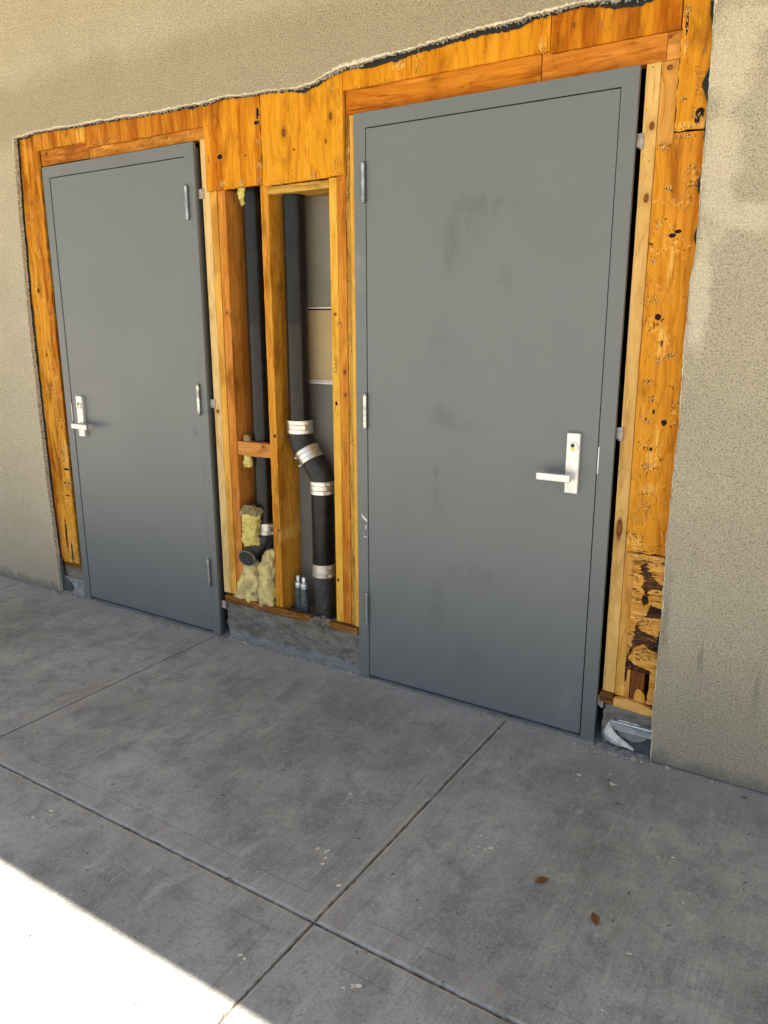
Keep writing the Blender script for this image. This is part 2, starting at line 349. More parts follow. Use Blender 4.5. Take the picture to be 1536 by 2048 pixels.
def cyl(bm, p0, p1, r0, r1=None, seg=28, caps=True):
    p0, p1 = Vector(p0), Vector(p1); d = p1-p0; r1 = r0 if r1 is None else r1
    q = d.to_track_quat('Z', 'Y').to_matrix().to_4x4()
    bmesh.ops.create_cone(bm, cap_ends=caps, segments=seg, radius1=r0, radius2=r1, depth=d.length, matrix=Matrix.Translation((p0+p1)/2) @ q)
def tube(bm, pts, rad, seg=20, cap=True):
    pts = [Vector(p) for p in pts]; rings = []
    ref = Vector((0, 0, 1)) if abs((pts[1]-pts[0]).normalized().z) < .9 else Vector((0, -1, 0))
    for i, p in enumerate(pts):
        d = (pts[min(i+1, len(pts)-1)]-pts[max(i-1, 0)]).normalized()
        a = (ref - d*ref.dot(d)).normalized(); b = d.cross(a); ref = a
        r = rad[i] if isinstance(rad, (list, tuple)) else rad
        rings.append([bm.verts.new(p + (a*math.cos(t*2*math.pi/seg)+b*math.sin(t*2*math.pi/seg))*r) for t in range(seg)])
    for k in range(len(rings)-1):
        for t in range(seg): bm.faces.new((rings[k][t], rings[k][(t+1) % seg], rings[k+1][(t+1) % seg], rings[k+1][t]))
    if cap: bm.faces.new(rings[0]); bm.faces.new(rings[-1][::-1])
    return rings
def nz(s, sd=0, f=1.): return mnoise.noise(Vector((s*f, sd*7.3+.31, sd*1.9)))
def jag(poly, step=.01, amp=.0015, seed=0, sides=None):
    """subdivide a closed x,z outline and roughen it; amp may be a list per side"""
    out = []; n = len(poly)
    for i in range(n):
        a, b = Vector(poly[i]), Vector(poly[(i+1) % n]); d = b-a; L = d.length; am = amp[i] if isinstance(amp, (list, tuple)) else amp
        k = max(1, int(L/step)) if am else 1; nn = Vector((-d.y, d.x)).normalized() if L > 0 else Vector((0, 0))
        for j in range(k):
            t = j/k; q = a+d*t
            if j and am: q = q + nn*am*(1.1*nz(t*L, seed+i, 40)+.9*nz(t*L, seed+i+9, 170)+.5*random.uniform(-1, 1))
            out.append((q.x, q.y))
    return out
def prism(bm, poly, y0, y1, mi=0):
    f = [bm.verts.new((x, y0, z)) for x, z in poly]; b = [bm.verts.new((x, y1, z)) for x, z in poly]
    n = len(poly); fs = [bm.faces.new(f), bm.faces.new(b[::-1])]
    for i in range(n): fs.append(bm.faces.new((f[(i+1) % n], f[i], b[i], b[(i+1) % n])))
    for q in fs: q.material_index = mi
    return fs
def board(name, x0, x1, z0, z1, y0, y1, mat, label=None, cat=None, group=None, parent=None, rag=(0, 0, 0, 0), bev=.002, seed=0):
    """sawn board with eased, slightly wavering arrises; rag = roughness of bottom, right, top, left edge"""
    bm = bmesh.new()
    a = [r if r else .0004 for r in rag]
    prism(bm, jag([(x0, z0), (x1, z0), (x1, z1), (x0, z1)], .012 if max(rag) else .03, a, seed), y0, y1)
    o = link(name, bm, mat, parent)
    if label: tag(o, label, cat, group)
    return o
def ribbon(bm, pts, w, y, closed=False):
    """flat pen stroke in the x,z plane"""
    pts = [Vector((p[0], 0, p[1])) for p in pts]; prev = None
    for i, p in enumerate(pts):
        d = (pts[min(i+1, len(pts)-1)]-pts[max(i-1, 0)]).normalized(); nn = Vector((-d.z, 0, d.x))
        ww = w*(.65+.5*abs(nz(i, 3, .7)))
        q = [bm.verts.new(Vector((v.x, y, v.z))) for v in (p+nn*ww/2, p-nn*ww/2)]
        if prev: bm.faces.new((prev[0], prev[1], q[1], q[0]))
        prev = q
def smoothline(pts, k=6):
    out = []
    for i in range(len(pts)-1):
        p0, p1, p2, p3 = (Vector(pts[max(i-1, 0)]), Vector(pts[i]), Vector(pts[i+1]), Vector(pts[min(i+2, len(pts)-1)]))
        for j in range(k):
            t = j/k; out.append(tuple(.5*((2*p1)+(p2-p0)*t+(2*p0-5*p1+4*p2-p3)*t*t+(3*p1-p0-3*p2+p3)*t**3)))
    out.append(tuple(pts[-1])); return out

# ================================================================ SETTING: ground
def pavement():
    bm = bmesh.new()
    xs = [.68+1.51*k for k in range(-5, 5)]; ys = [.30, -1.21, -2.71, -4.21, -5.71, -7.21, -8.71]
    for i in range(len(xs)-1):
        for j in range(len(ys)-1):
            x0, x1, y1, y0 = xs[i]+.0030, xs[i+1]-.0030, ys[j]-(.0030 if j else 0), ys[j+1]+.0030
            near = j <= 2 and -2.9 < x0 < 3
            st = .010 if near else .15
            out, top = [], []
            for a, b in (((x0, y0), (x1, y0)), ((x1, y0), (x1, y1)), ((x1, y1), (x0, y1)), ((x0, y1), (x0, y0))):
                L = math.hypot(b[0]-a[0], b[1]-a[1]); k = max(2, int(L/st)); dx, dy = (b[0]-a[0])/L, (b[1]-a[1])/L
                for q in range(k):
                    s = L*q/k; px, py = a[0]+dx*s, a[1]+dy*s
                    e = (.0016*nz(px*3+py*5, i+j*3, 9)+.0022*nz(px+py, i*5+j, 60)+random.uniform(-.0012, .0012)+(random.uniform(.001, .004) if random.random() < .06 else 0)) if near and q else 0
                    out.append((px-dy*e, py+dx*e)); ins = .006+(.003*nz(px-py, i+2*j, 25) if near else 0)
                    nx_, ny_ = -dy, dx
                    if q == 0: nx_, ny_ = (-dy+(1 if a[0] == x0 else -1)*abs(dy)*0, dx); cx = 1 if a[0] == x0 else -1; cy = 1 if a[1] == y0 else -1; top.append((a[0]+cx*ins, a[1]+cy*ins)); continue
                    top.append((px+nx_*ins, py+ny_*ins))
            vo = [bm.verts.new((x, y, -.0036)) for x, y in out]; vt = [bm.verts.new((x, y, 0)) for x, y in top]; vb = [bm.verts.new((x, y, -.012)) for x, y in out]
            n = len(vo); bm.faces.new(vt)
            for q in range(n):
                r = (q+1) % n
                bm.faces.new((vo[q], vo[r], vt[r], vt[q])); bm.faces.new((vb[q], vb[r], vo[r], vo[q]))
    o = link('pavement', bm, mat_conc, origin=Vector((0, 0, 0))); o['kind'] = 'structure'
pavement()
bm = bmesh.new(); B(bm, -60, 60, -60, 12, -.5, -.0065)
o = link('joint_bed', bm, plain('joint_dirt', (.17, .155, .135), .95, 0, .5, 45, .003, (.055, .048, .040)), origin=Vector((0, 0, -.5))); o['kind'] = 'structure'
bm = bmesh.new()
for a, b, c, d in ((-400, 400, -400, -8.705), (-400, -6.87, -8.705, 12), (5.785, 400, -8.705, 12)):
    bm.faces.new([bm.verts.new(p) for p in ((a, c, -.006), (b, c, -.006), (b, d, -.006), (a, d, -.006))])
n_ = NT('outer_concrete'); cc = n_.mix(n_.mr(n_.noise(n_.P, .8, 5), .35, .65), (.50, .46, .38), (.42, .385, .32)); n_.out(cc, .85, 0, None, .3)
o = link('ground', bm, n_.mat, origin=Vector((0, 0, 0))); o['kind'] = 'structure'

# ================================================================ BUILDING WALL
building = thing('stucco_building', 'tan sand-finish stucco wall cut open around the two grey doors', 'building', (-.4, 0, 0))
# outline of the cut, from the left foot over the top to the right foot
cutL = [(-2.003, .0), (-2.003, .25), (-2.017, .6), (-2.021, 1.1), (-2.022, 1.55), (-2.004, 2.0), (-1.984, 2.328)]
cutT = [(-1.984, 2.328), (-1.80, 2.337), (-1.61, 2.332), (-1.3, 2.326), (-1.04, 2.316), (-.75, 2.315), (-.60, 2.318), (-.48, 2.309), (-.30, 2.306), (-.236, 2.297), (-.17, 2.303), (-.121, 2.315), (-.03, 2.334), (.032, 2.337), (.255, 2.347), (.441, 2.357), (.646, 2.365), (.804, 2.371), (.902, 2.366), (.993, 2.352), (1.10, 2.36), (1.2, 2.37)]
cutR = [(1.2, 2.37), (1.208, 2.19), (1.209, 1.93), (1.213, 1.66), (1.204, 1.58), (1.203, 1.38), (1.208, 1.15), (1.203, .91), (1.203, .75), (1.208, .49), (1.206, .22), (1.213, .0)]
def rough_path(pts, step, amp, seed):
    out = []
    for i in range(len(pts)-1):
        a, b = Vector(pts[i]), Vector(pts[i+1]); d = b-a; k = max(1, int(d.length/step)); nn = Vector((-d.y, d.x)).normalized()
        for j in range(k):
            t = j/k; q = a+d*t; s = q.x*1.3+q.y*1.1
            e = amp*(1.2*nz(s, seed, 9)+.9*nz(s, seed+1, 45)+.7*nz(s, seed+2, 150)+.5*random.uniform(-1, 1)) if (i or j) else 0
            out.append((q.x+nn.x*e, q.y+nn.y*e))
    return out
hole = rough_path(cutL, .010, .0018, 1)[:-1] + rough_path(cutT, .006, .0032, 4) + rough_path(cutR, .010, .0018, 8) + [cutR[-1]]
ISL = len(hole)
YF, YB = -.020, .004
outer = [(7., .005), (7., 3.35), (-9., 3.35), (-9., .005)]
bm = bmesh.new()
front = hole + outer
bev = []
for i, (x, z) in enumerate(hole):      # rounded lip: first row a little outside the cut, then the cut edge
    a = hole[max(0, i-1)]; b = hole[min(ISL-1, i+1)]; d = Vector((b[0]-a[0], b[1]-a[1])).normalized(); bev.append((x-d.y*.0035, z+d.x*.0035 if 0 < i < ISL-1 else .005))
fv = [bm.verts.new((x, YF, z)) for x, z in bev] + [bm.verts.new((x, YF, z)) for x, z in outer]
bm.faces.new(fv)
ev = [bm.verts.new((x, YF+.003, z)) for x, z in hole]
for i in range(ISL-1): bm.faces.new((fv[i], fv[i+1], ev[i+1], ev[i]))
link('stucco_face', bm, mat_stucco, building)
bm = bmesh.new(); prevr = None        # broken plaster thickness of the cut
for i, (x, z) in enumerate(hole):
    istop = z > 2.29; a = hole[max(0, i-1)]; b = hole[min(ISL-1, i+1)]; d = Vector((b[0]-a[0], b[1]-a[1])).normalized(); nx_, nz_ = -d.y, d.x   # points outward (into wall)
    row = []
    for k, yy in enumerate((YF+.003, YF+.009, YF+.015, YB)):
        am = (.0045 if istop else .0012) if 0 < k else 0
        e = random.uniform(-1, .6)*am - (k*.0006 if istop else 0)
        row.append(bm.verts.new((x-nx_*e*1.0, yy+(random.uniform(-1, 1)*.001 if k else 0), z-nz_*e if z > .01 else z)))
    if prevr:
        for k in range(3): bm.faces.new((prevr[k], prevr[k+1], row[k+1], row[k]))
    prevr = row
link('broken_plaster_edge', bm, mat_tear, building)
# torn building paper hanging inside the cut edge
bm = bmesh.new(); prev = None; dcur = .005
for i, (x, z) in enumerate(hole):
    a = hole[max(0, i-1)]; b = hole[min(ISL-1, i+1)]; d = Vector((b[0]-a[0], b[1]-a[1])).normalized(); nx_, nz_ = d.y, -d.x   # into the opening
    s = x*1.1+z*1.7
    if z > 2.29 and x < 1.15:
        g = .0012+.005*max(0, nz(s, 20, 7))+.008*max(0, nz(s, 21, 2.6)-.05)+.005*nz(s, 22, 60)+random.choice((0, 0, 0, .003))*random.random()
        for cx, wd, hh in ((.12, .10, .013), (.33, .07, .010), (.50, .09, .012), (.62, .05, .011), (.93, .09, .011), (-.22, .05, .010), (-.80, .03, .008), (.20, .05, .005)): g += hh*math.exp(-((x-cx)/wd)**2)
    elif x < 0: g = .0075+.005*nz(s, 25, 6)+.003*nz(s, 26, 60)
    else:
        g = .0035+.004*nz(s, 27, 5)+.004*nz(s, 28, 40)
        for cz, wd, hh in ((2.11, .035, .018), (1.98, .03, .006), (1.845, .03, .012), (1.70, .022, .012), (1.57, .02, .004), (.42, .05, .008), (2.30, .05, .010)): g += hh*math.exp(-((z-cz)/wd)**2)
    g = max(.001, g)
    q = [bm.verts.new((x-nx_*.02, .006, z-nz_*.02)), bm.verts.new((x+nx_*g, .0065+random.uniform(-.001, .001), z+nz_*g)), bm.verts.new((x+nx_*g, .0085, z+nz_*g))]
    if prev: bm.faces.new((prev[0], prev[1], q[1], q[0])); bm.faces.new((prev[1], prev[2], q[2], q[1]))
    prev = q
link('building_paper', bm, mat_paper, building)
bm = bmesh.new(); prev = None
for i, (x, z) in enumerate(hole):
    a = hole[max(0, i-1)]; b = hole[min(ISL-1, i+1)]; d = Vector((b[0]-a[0], b[1]-a[1])).normalized(); nx_, nz_ = -d.y, d.x; s = x*1.2+z
    if z > 2.29: wd = .0045+.005*nz(s, 71, 9)+.004*nz(s, 72, 50)+.006*math.exp(-((x-.02)/.14)**2)+random.uniform(0, .002)
    else: wd = .0022+.0022*nz(s, 73, 12)+.0015*nz(s, 74, 70)
    wd = max(.0006, wd)
    q = [bm.verts.new((x-nx_*.0006, YF-.0002, z-nz_*.0006)), bm.verts.new((x+nx_*wd*.5, YF-.0004-random.uniform(0, .0012), z+nz_*wd*.5)), bm.verts.new((x+nx_*wd, YF+.0002, z+nz_*wd))]
    q.insert(0, bm.verts.new((x-nx_*.0006, YF+.0045, z-nz_*.0006)))
    if prev:
        for k in range(3): bm.faces.new((prev[k], prev[k+1], q[k+1], q[k]))
    prev = q
link('chipped_rim', bm, plain('chipped_rim', (.76, .69, .52), .9, 0, .35, 90, .004, (.48, .42, .30)), building)
# wire lath ends showing along the top of the cut
bm = bmesh.new()
for k in range(150):
    t = random.random()
    x = random.choice((random.uniform(-1.6, -.1), random.uniform(-.12, .05), random.uniform(.55, 1.0))); i = min(range(ISL), key=lambda q: abs(hole[q][0]-x)+(0 if hole[q][1] > 2.25 else 9)); hx, hz = hole[i]
    L = random.uniform(.003, .011); a = random.uniform(-1.2, 1.2)
    tube(bm, [(x, -.004, hz+.003), (x+L*math.sin(a)*.6, -.009+random.uniform(-.006, .004), hz-L*.35), (x+L*math.sin(a), -.006, hz-L)], random.uniform(.0006, .0012), 5)
o = bm2 = bmesh.new()
for k in range(420):
    i = random.randrange(ISL); hx, hz = hole[i]
    if hz < 2.29: continue
    r_ = random.uniform(.0012, .0042); bmesh.ops.create_icosphere(bm2, subdivisions=1, radius=r_, matrix=Matrix.Translation((hx+random.uniform(-.003, .003), random.uniform(-.018, .002), hz+random.uniform(-.004, .002))) @ Matrix.Diagonal((random.uniform(.7, 2), 1, random.uniform(.5, 1.1), 1)))
link('plaster_crumbs', bm2, mat_tear, building)['kind'] = 'stuff'
o = link('wire_lath', bm, plain('lath_plaster_bits', (.62, .60, .54), .7, .2, .5, 90, .0), building); o['kind'] = 'stuff'
# closed rooms behind, shade of the gaps put in as near-black colour, roof overhang in front
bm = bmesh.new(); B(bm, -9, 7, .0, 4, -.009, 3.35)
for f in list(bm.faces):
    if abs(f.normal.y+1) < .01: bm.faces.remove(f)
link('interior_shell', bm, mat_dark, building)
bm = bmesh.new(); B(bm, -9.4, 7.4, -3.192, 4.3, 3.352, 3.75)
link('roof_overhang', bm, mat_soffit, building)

# ================================================================ WOOD SHEETS AND LUMBER
YP, YS = .012, .0245
def mw(name, **k): return wood(name, k.pop('col', HONEY), k.pop('dark', ORANGE), **k)
g_ply = 'torn plywood sheathing around the doors'; g_stud = 'wall studs left standing in the opening'
# left jamb strip
board('plywood_strip', -2.06, -1.850, .180, 2.36, YP, YS, mw('ply_left_jamb', pits=.9, seed=1.1, ring=30, col=(.74, .38, .05), pale=((-1.90, .28, .03, .12), (-1.87, .75, .02, .12)), holes=((-1.955, 1.62, .008, .012), (-1.945, 1.30, .006, .008), (-1.935, .33, .008, .09), (-1.900, .23, .007, .06), (-1.926, .75, .0016, .28), (-1.905, 1.95, .0012, .12), (-1.88, .705, .028, .005), (-1.89, .56, .022, .003), (-1.90, .63, .010, .004))),
      'tall narrow plywood strip left of the left door, pitted and rotted at its foot', 'plywood', g_ply, rag=(.006, .003, 0, 0), seed=3)
# header strips above left door
board('plywood_strip', -1.848, -1.487, 2.262, 2.37, YP, YS, mw('ply_head_a', seed=2.2, bands=1.2, col=(.66, .32, .045), dark=(.42, .13, .012), pale=((-1.52, 2.30, .03, .03),)),
      'short orange plywood strip over the hinge-less left end of the left door head', 'plywood', g_ply, rag=(.003, .001, 0, .001), seed=5)
board('plywood_strip', -1.484, -.748, 2.236, 2.37, YP, YS, mw('ply_head_b', seed=4.4, bands=1.3, col=(.60, .27, .03), dark=(.40, .12, .01), splits=.9),
      'long reddish plywood strip above the left door head', 'plywood', g_ply, rag=(.0022, .0, 0, .002), seed=6)
# middle sheets
board('plywood_sheet', -.746, -.4445, 1.988, 2.37, YP-.001, YS, mw('ply_mid_orange', seed=5.2, bands=1.35, ring=24, col=(.72, .34, .025), dark=(.46, .14, .008), holes=((-.663, 2.112, .014, .009), (-.462, 2.215, .014, .007), (-.456, 2.245, .007, .02), (-.526, 2.103, .004, .004)), pale=((-.655, 2.01, .012, .012),)),
      'square orange streaked plywood sheet left of the seam between the doors, with one dark knothole', 'plywood', g_ply, rag=(.002, .0025, 0, .001), seed=7)
bm = bmesh.new()
prism(bm, jag([(-.4405, 1.981), (-.051, 1.988), (-.053, 2.262), (-.053, 2.37), (-.4405, 2.37)], .012, [.0018, .0012, 0, 0, .0025], 21), YP-.001, YS)
o = link('plywood_sheet', bm, mw('ply_mid_yellow', seed=6.1, bands=.45, ring=20, col=(.76, .39, .03), dark=(.56, .21, .012), knots=((-.329, 2.163, .014, .022), (-.108, 2.192, .011, .020), (-.131, 2.110, .006, .010)), holes=((-.281, 2.098, .004, .004),)))
tag(o, 'square yellow plywood sheet with brown oval knots between the doors', 'plywood', g_ply)
bm = bmesh.new()                       # splintered nicks along the lower edges and the seam of the two middle sheets
def splinters(bm, pts, y, n, w, h, seed=0):
    rnd = random.Random(seed)
    for k in range(n):
        x, z = rnd.choice(pts); x += rnd.uniform(-w, w); z += rnd.uniform(-h, h); L = rnd.uniform(.006, .022); t = rnd.uniform(.0008, .0022)
        a = [bm.verts.new((x, y, z)), bm.verts.new((x+t, y, z+.001)), bm.verts.new((x+t*.4+rnd.uniform(-.002, .002), y-rnd.uniform(.001, .006), z-L))]
        bm.faces.new(a)
splinters(bm, [(-.66, 2.015), (-.55, 2.008), (-.46, 2.01), (-.455, 2.15), (-.457, 2.06)], YP-.0020, 90, .012, .012, 1)
o = link('splinters', bm, plain('fresh_splinters', (.80, .50, .16), .7, 0, .5, 80, 0), D.objects['plywood_sheet']); o['kind'] = 'stuff'
# header strips above right door
board('plywood_strip', -.0515, .7265, 2.268, 2.43, YP, YS, mw('ply_head_c', seed=7.7, bands=.7, ring=22, col=(.74, .35, .022), dark=(.54, .19, .010), pale=((.19, 2.315, .03, .012), (.70, 2.29, .012, .02))),
      'long yellow-orange plywood strip above the right door, left of the head joint', 'plywood', g_ply, rag=(.0014, .0005, 0, 0), seed=9)
board('plywood_strip', .7295, 1.112, 2.2615, 2.43, YP, YS, mw('ply_head_d', seed=8.3, bands=1.4, ring=20, col=(.64, .28, .022), dark=(.40, .12, .008), knots=((.80, 2.325, .006, .012),)),
      'dark streaked plywood strip above the right door with a pencilled loop', 'plywood', g_ply, rag=(.0012, .0, 0, 0), seed=10)
# right jamb
poly = jag([(1.1165, 1.996), (1.165, 1.996), (1.25, 1.990), (1.25, 2.43), (1.1165, 2.43)], .010, [.004, .002, 0, 0, .0028], 31)
bm = bmesh.new(); prism(bm, poly, YP, YS)
o = link('plywood_strip', bm, mw('ply_right_top', seed=9.1, bands=.9, ring=20, col=(.72, .35, .035), dark=(.50, .18, .012), pits=.25, knots=((1.199, 2.085, .010, .014),), holes=((1.184, 2.035, .012, .016), (1.178, 2.018, .008, .010), (1.129, 2.27, .004, .03), (1.135, 2.079, .0025, .003)), pale=((1.16, 2.005, .05, .012), (1.125, 2.21, .010, .025))))
tag(o, 'upper right plywood strip with the stamped figures beside the stucco', 'plywood', g_ply)
ply_top = o
poly = jag([(1.069, .722), (1.25, .722), (1.25, 1.986), (1.1165, 1.990), (1.116, 1.962), (1.069, 1.958)], .010, [.004, 0, .001, .003, .003, .0008], 33)
bm = bmesh.new(); prism(bm, poly, YP, YS)
o = link('plywood_strip', bm, mw('ply_right_main', seed=10.7, bands=.9, ring=26, col=(.70, .33, .035), dark=(.46, .15, .012), pits=1.,
     holes=((1.113, 1.474, .0085, .0095), (1.158, 1.152, .0085, .0095), (1.124, 1.066, .005, .006), (1.136, 1.709, .012, .006), (1.150, 1.719, .011, .0055), (1.130, 1.394, .0025, .010), (1.123, 1.185, .0035, .007)),
     pale=((1.128, .935, .02, .018), (1.13, 1.40, .015, .05), (1.14, 1.62, .012, .07), (1.10, .75, .03, .02), (1.13, 1.03, .02, .03), (1.14, 1.10, .015, .04))))
tag(o, 'long upright plywood strip right of the right door, full of nail pits and bolt holes', 'plywood', g_ply)
ply_main = o
# ragged lower right sheet: dark core with torn pale veneer over it
torn = thing('torn_plywood', 'shredded pale plywood at the lower right corner of the opening', 'plywood', (1.16, YP, .2), g_ply)
m_core = wood('rotten_core', (.110, .050, .030), (.035, .018, .016), 'x', bands=1.3, fiber=1.8, seed=12.1)
m_ven = wood('torn_veneer', (.82, .48, .14), (.58, .26, .05), 'x', bands=.9, pits=.9, splits=.8, fiber=1.8, seed=13.4, ring=16)
m_ven2 = wood('upright_veneer', (.74, .43, .10), (.58, .28, .05), 'z', bands=.7, fiber=1.2, seed=14.4, ring=26)
bm = bmesh.new(); prism(bm, jag([(1.103, .30), (1.25, .30), (1.25, .722), (1.103, .722)], .01, [.004, 0, 0, .001], 3), .0195, .0265); link('dark_core', bm, m_core, torn)
bm = bmesh.new()
def tear(poly, amp=.007, step=.0028, seed=0):
    rnd = random.Random(seed); out = []
    for i in range(len(poly)):
        a, b = poly[i], poly[(i+1) % len(poly)]; L = math.hypot(b[0]-a[0], b[1]-a[1]); k = max(1, int(L/step)); ver = abs(b[1]-a[1])/max(L, 1e-6)
        for j in range(k):
            t = j/k; x, z = a[0]+(b[0]-a[0])*t, a[1]+(b[1]-a[1])*t
            if j and 1.109 < x < 1.22: x += ver*amp*(rnd.uniform(-1, 1)**3*1.5+.6*nz(z, seed, 70)); z += rnd.uniform(-1, 1)*.0006+(1-ver)*.0015*nz(x, seed, 90)
            out.append((x, z))
    return out
def px9(pts): # outlines written in plan-metric x,z (m)
    return pts
vs_ = [
 [(1.074, .716), (1.25, .716), (1.25, .700), (1.195, .704), (1.178, .690), (1.150, .700), (1.074, .690)],
 [(1.101, .695), (1.150, .700), (1.120, .675), (1.128, .655), (1.134, .630), (1.132, .605), (1.140, .590), (1.130, .555), (1.140, .54), (1.165, .555), (1.150, .50), (1.120, .475), (1.118, .43), (1.110, .385), (1.100, .36)],
 [(1.150, .695), (1.25, .690), (1.25, .618), (1.19, .622), (1.168, .640), (1.162, .655), (1.150, .66), (1.148, .672), (1.137, .678)],
 [(1.170, .604), (1.25, .60), (1.25, .585), (1.150, .585), (1.153, .594)],
 [(1.155, .582), (1.25, .58), (1.25, .53), (1.168, .545), (1.155, .56)],
 [(1.126, .487), (1.150, .498), (1.25, .512), (1.25, .43), (1.190, .437), (1.160, .445), (1.134, .452), (1.126, .47)],
 [(1.118, .385), (1.150, .405), (1.172, .388), (1.25, .370), (1.25, .30), (1.197, .30), (1.178, .315), (1.128, .325), (1.104, .345), (1.112, .365)],
]
for i, p in enumerate(vs_):
    bm = bmesh.new(); prism(bm, tear(p, seed=40+i), YP+.001*(i % 3), .0198); link('torn_veneer', bm, [m_ven], torn)
bm = bmesh.new(); rnd = random.Random(5)
for k in range(380):
    z = rnd.choice((rnd.uniform(.58, .70), rnd.uniform(.30, .47), rnd.uniform(.70, .77))); x = rnd.uniform(1.09, 1.20); L = rnd.uniform(.006, .030)*rnd.choice((-1, 1)); t = rnd.uniform(.0005, .0014)
    bm.faces.new([bm.verts.new(q) for q in ((x, .0188, z), (x, .0188, z+t), (x+L, .0175-rnd.random()*.006, z+t*.5+rnd.uniform(-.002, .002)))])
link('torn_fibres', bm, m_ven, torn)['kind'] = 'stuff'
bm = bmesh.new()
for k in range(300):
    z = rnd.choice((rnd.gauss(.715, .02), rnd.gauss(.66, .03), rnd.gauss(.59, .03), rnd.gauss(.46, .03), rnd.gauss(.37, .03))); x = rnd.gauss(1.15, .035); L = rnd.uniform(.003, .022); t = rnd.uniform(.0005, .0022)
    if not 1.08 < x < 1.2: continue
    bm.faces.new([bm.verts.new(q) for q in ((x, YP-.0004, z), (x+L*.4, YP-.0004, z+t), (x+L, YP-.0004, z), (x+L*.6, YP-.0004, z-t*.6))])
link('dark_splits', bm, m_core, torn)['kind'] = 'stuff'
bm = bmesh.new()
prism(bm, jag([(1.178, .305), (1.205, .30), (1.204, .190), (1.172, .188), (1.180, .25)], .006, .002, 60), YP+.004, .0235)
link('veneer_tongue', bm, m_ven, torn)
bm = bmesh.new()
prism(bm, jag([(1.135, .225), (1.150, .235), (1.168, .215), (1.170, .19), (1.130, .188)], .005, .003, 66), YP+.006, .0235)
link('veneer_chip', bm, m_ven2, torn)

def damage(par, spots_, y, n, seed):
    rnd = random.Random(seed); A, Bm_ = bmesh.new(), bmesh.new()
    for k in range(int(n*1.6)):
        cx, cz, rx, rz = rnd.choice(spots_); x, z = cx+rnd.gauss(0, rx), cz+rnd.gauss(0, rz)
        for m_, yy in ((A, y-.0002), (Bm_, y-.0004)):
            if m_ is Bm_ and rnd.random() < (.7 if seed == 5 else .45): continue
            L = rnd.uniform(.003, .0125)*(1.3 if seed == 5 else 1.); t = rnd.uniform(.0010, .0036); an = rnd.gauss(0, .45); u = Vector((math.sin(an), 0, math.cos(an))); v = Vector((u.z, 0, -u.x)); c = Vector((x+rnd.uniform(-.002, .002), yy, z+rnd.uniform(-.002, .002)))
            pts = [c-u*L/2, c+v*t/2*rnd.uniform(.4, 1)-u*L*.1, c+u*L/2+Vector((0, -rnd.uniform(0, .002) if m_ is Bm_ else 0, 0)), c-v*t/2]
            m_.faces.new([m_.verts.new(q) for q in pts])
    link('nail_marks', A, mat_marks, par)['kind'] = 'stuff'; link('splinters', Bm_, mat_fresh, par)['kind'] = 'stuff'
mat_marks = plain('nail_marks', (.035, .016, .009), .8, 0, .4, 80, 0); mat_fresh = plain('raised_splinters', (.80, .50, .17), .7, 0, .35, 80, 0)
damage(ply_main, [(1.123, 1.345, .008, .010), (1.160, 1.360, .006, .007), (1.098, 1.277, .009, .004), (1.115, 1.225, .006, .006), (1.103, 1.155, .009, .008), (1.112, 1.012, .012, .007), (1.120, .925, .014, .014), (1.096, 1.525, .012, .010), (1.09, 1.640, .006, .006), (1.105, .84, .010, .020), (1.095, .775, .012, .012), (1.14, .742, .03, .005), (1.09, 1.73, .004, .020), (1.115, 1.84, .006, .004), (1.10, 1.955, .018, .004), (1.15, 1.98, .015, .003), (1.12, .88, .012, .012), (1.135, .70, .03, .006)], YP, 330, 3)
damage(ply_top, [(1.183, 2.020, .007, .010), (1.129, 2.25, .003, .020), (1.128, 2.30, .004, .008), (1.135, 2.078, .003, .003), (1.16, 2.0, .02, .002)], YP, 60, 4)
damage(D.objects['plywood_strip'], [(-1.90, .22, .035, .03), (-1.87, .62, .012, .02), (-1.89, .78, .012, .02), (-1.92, .98, .018, .04), (-1.93, 1.12, .02, .05), (-1.92, 1.35, .02, .04), (-1.93, 1.62, .012, .03), (-1.92, 1.80, .01, .05), (-1.90, .30, .02, .05), (-1.89, .22, .03, .02), (-1.895, .80, .02, .03)], YP, 430, 5)
damage(D.objects['plywood_sheet'], [(-.455, 2.20, .004, .025), (-.457, 2.05, .005, .03), (-.66, 2.0, .012, .005), (-.55, 1.998, .012, .005), (-.73, 2.11, .005, .004), (-.46, 2.0, .012, .006)], YP-.001, 70, 6)
damage(D.objects['plywood_sheet.001'], [(-.36, 1.992, .03, .004), (-.19, 1.998, .008, .006), (-.09, 2.02, .006, .02), (-.07, 2.15, .004, .07), (-.425, 2.05, .004, .04), (-.10, 2.28, .005, .006)], YP-.001, 70, 7)
damage(D.objects['plywood_strip.002'], [(-1.40, 2.245, .04, .005), (-1.30, 2.26, .03, .006)], YP, 40, 8)
damage(D.objects['plywood_strip.003'], [(.19, 2.315, .012, .010), (.25, 2.30, .02, .012), (.70, 2.29, .010, .012), (.1, 2.275, .04, .003)], YP, 45, 9)

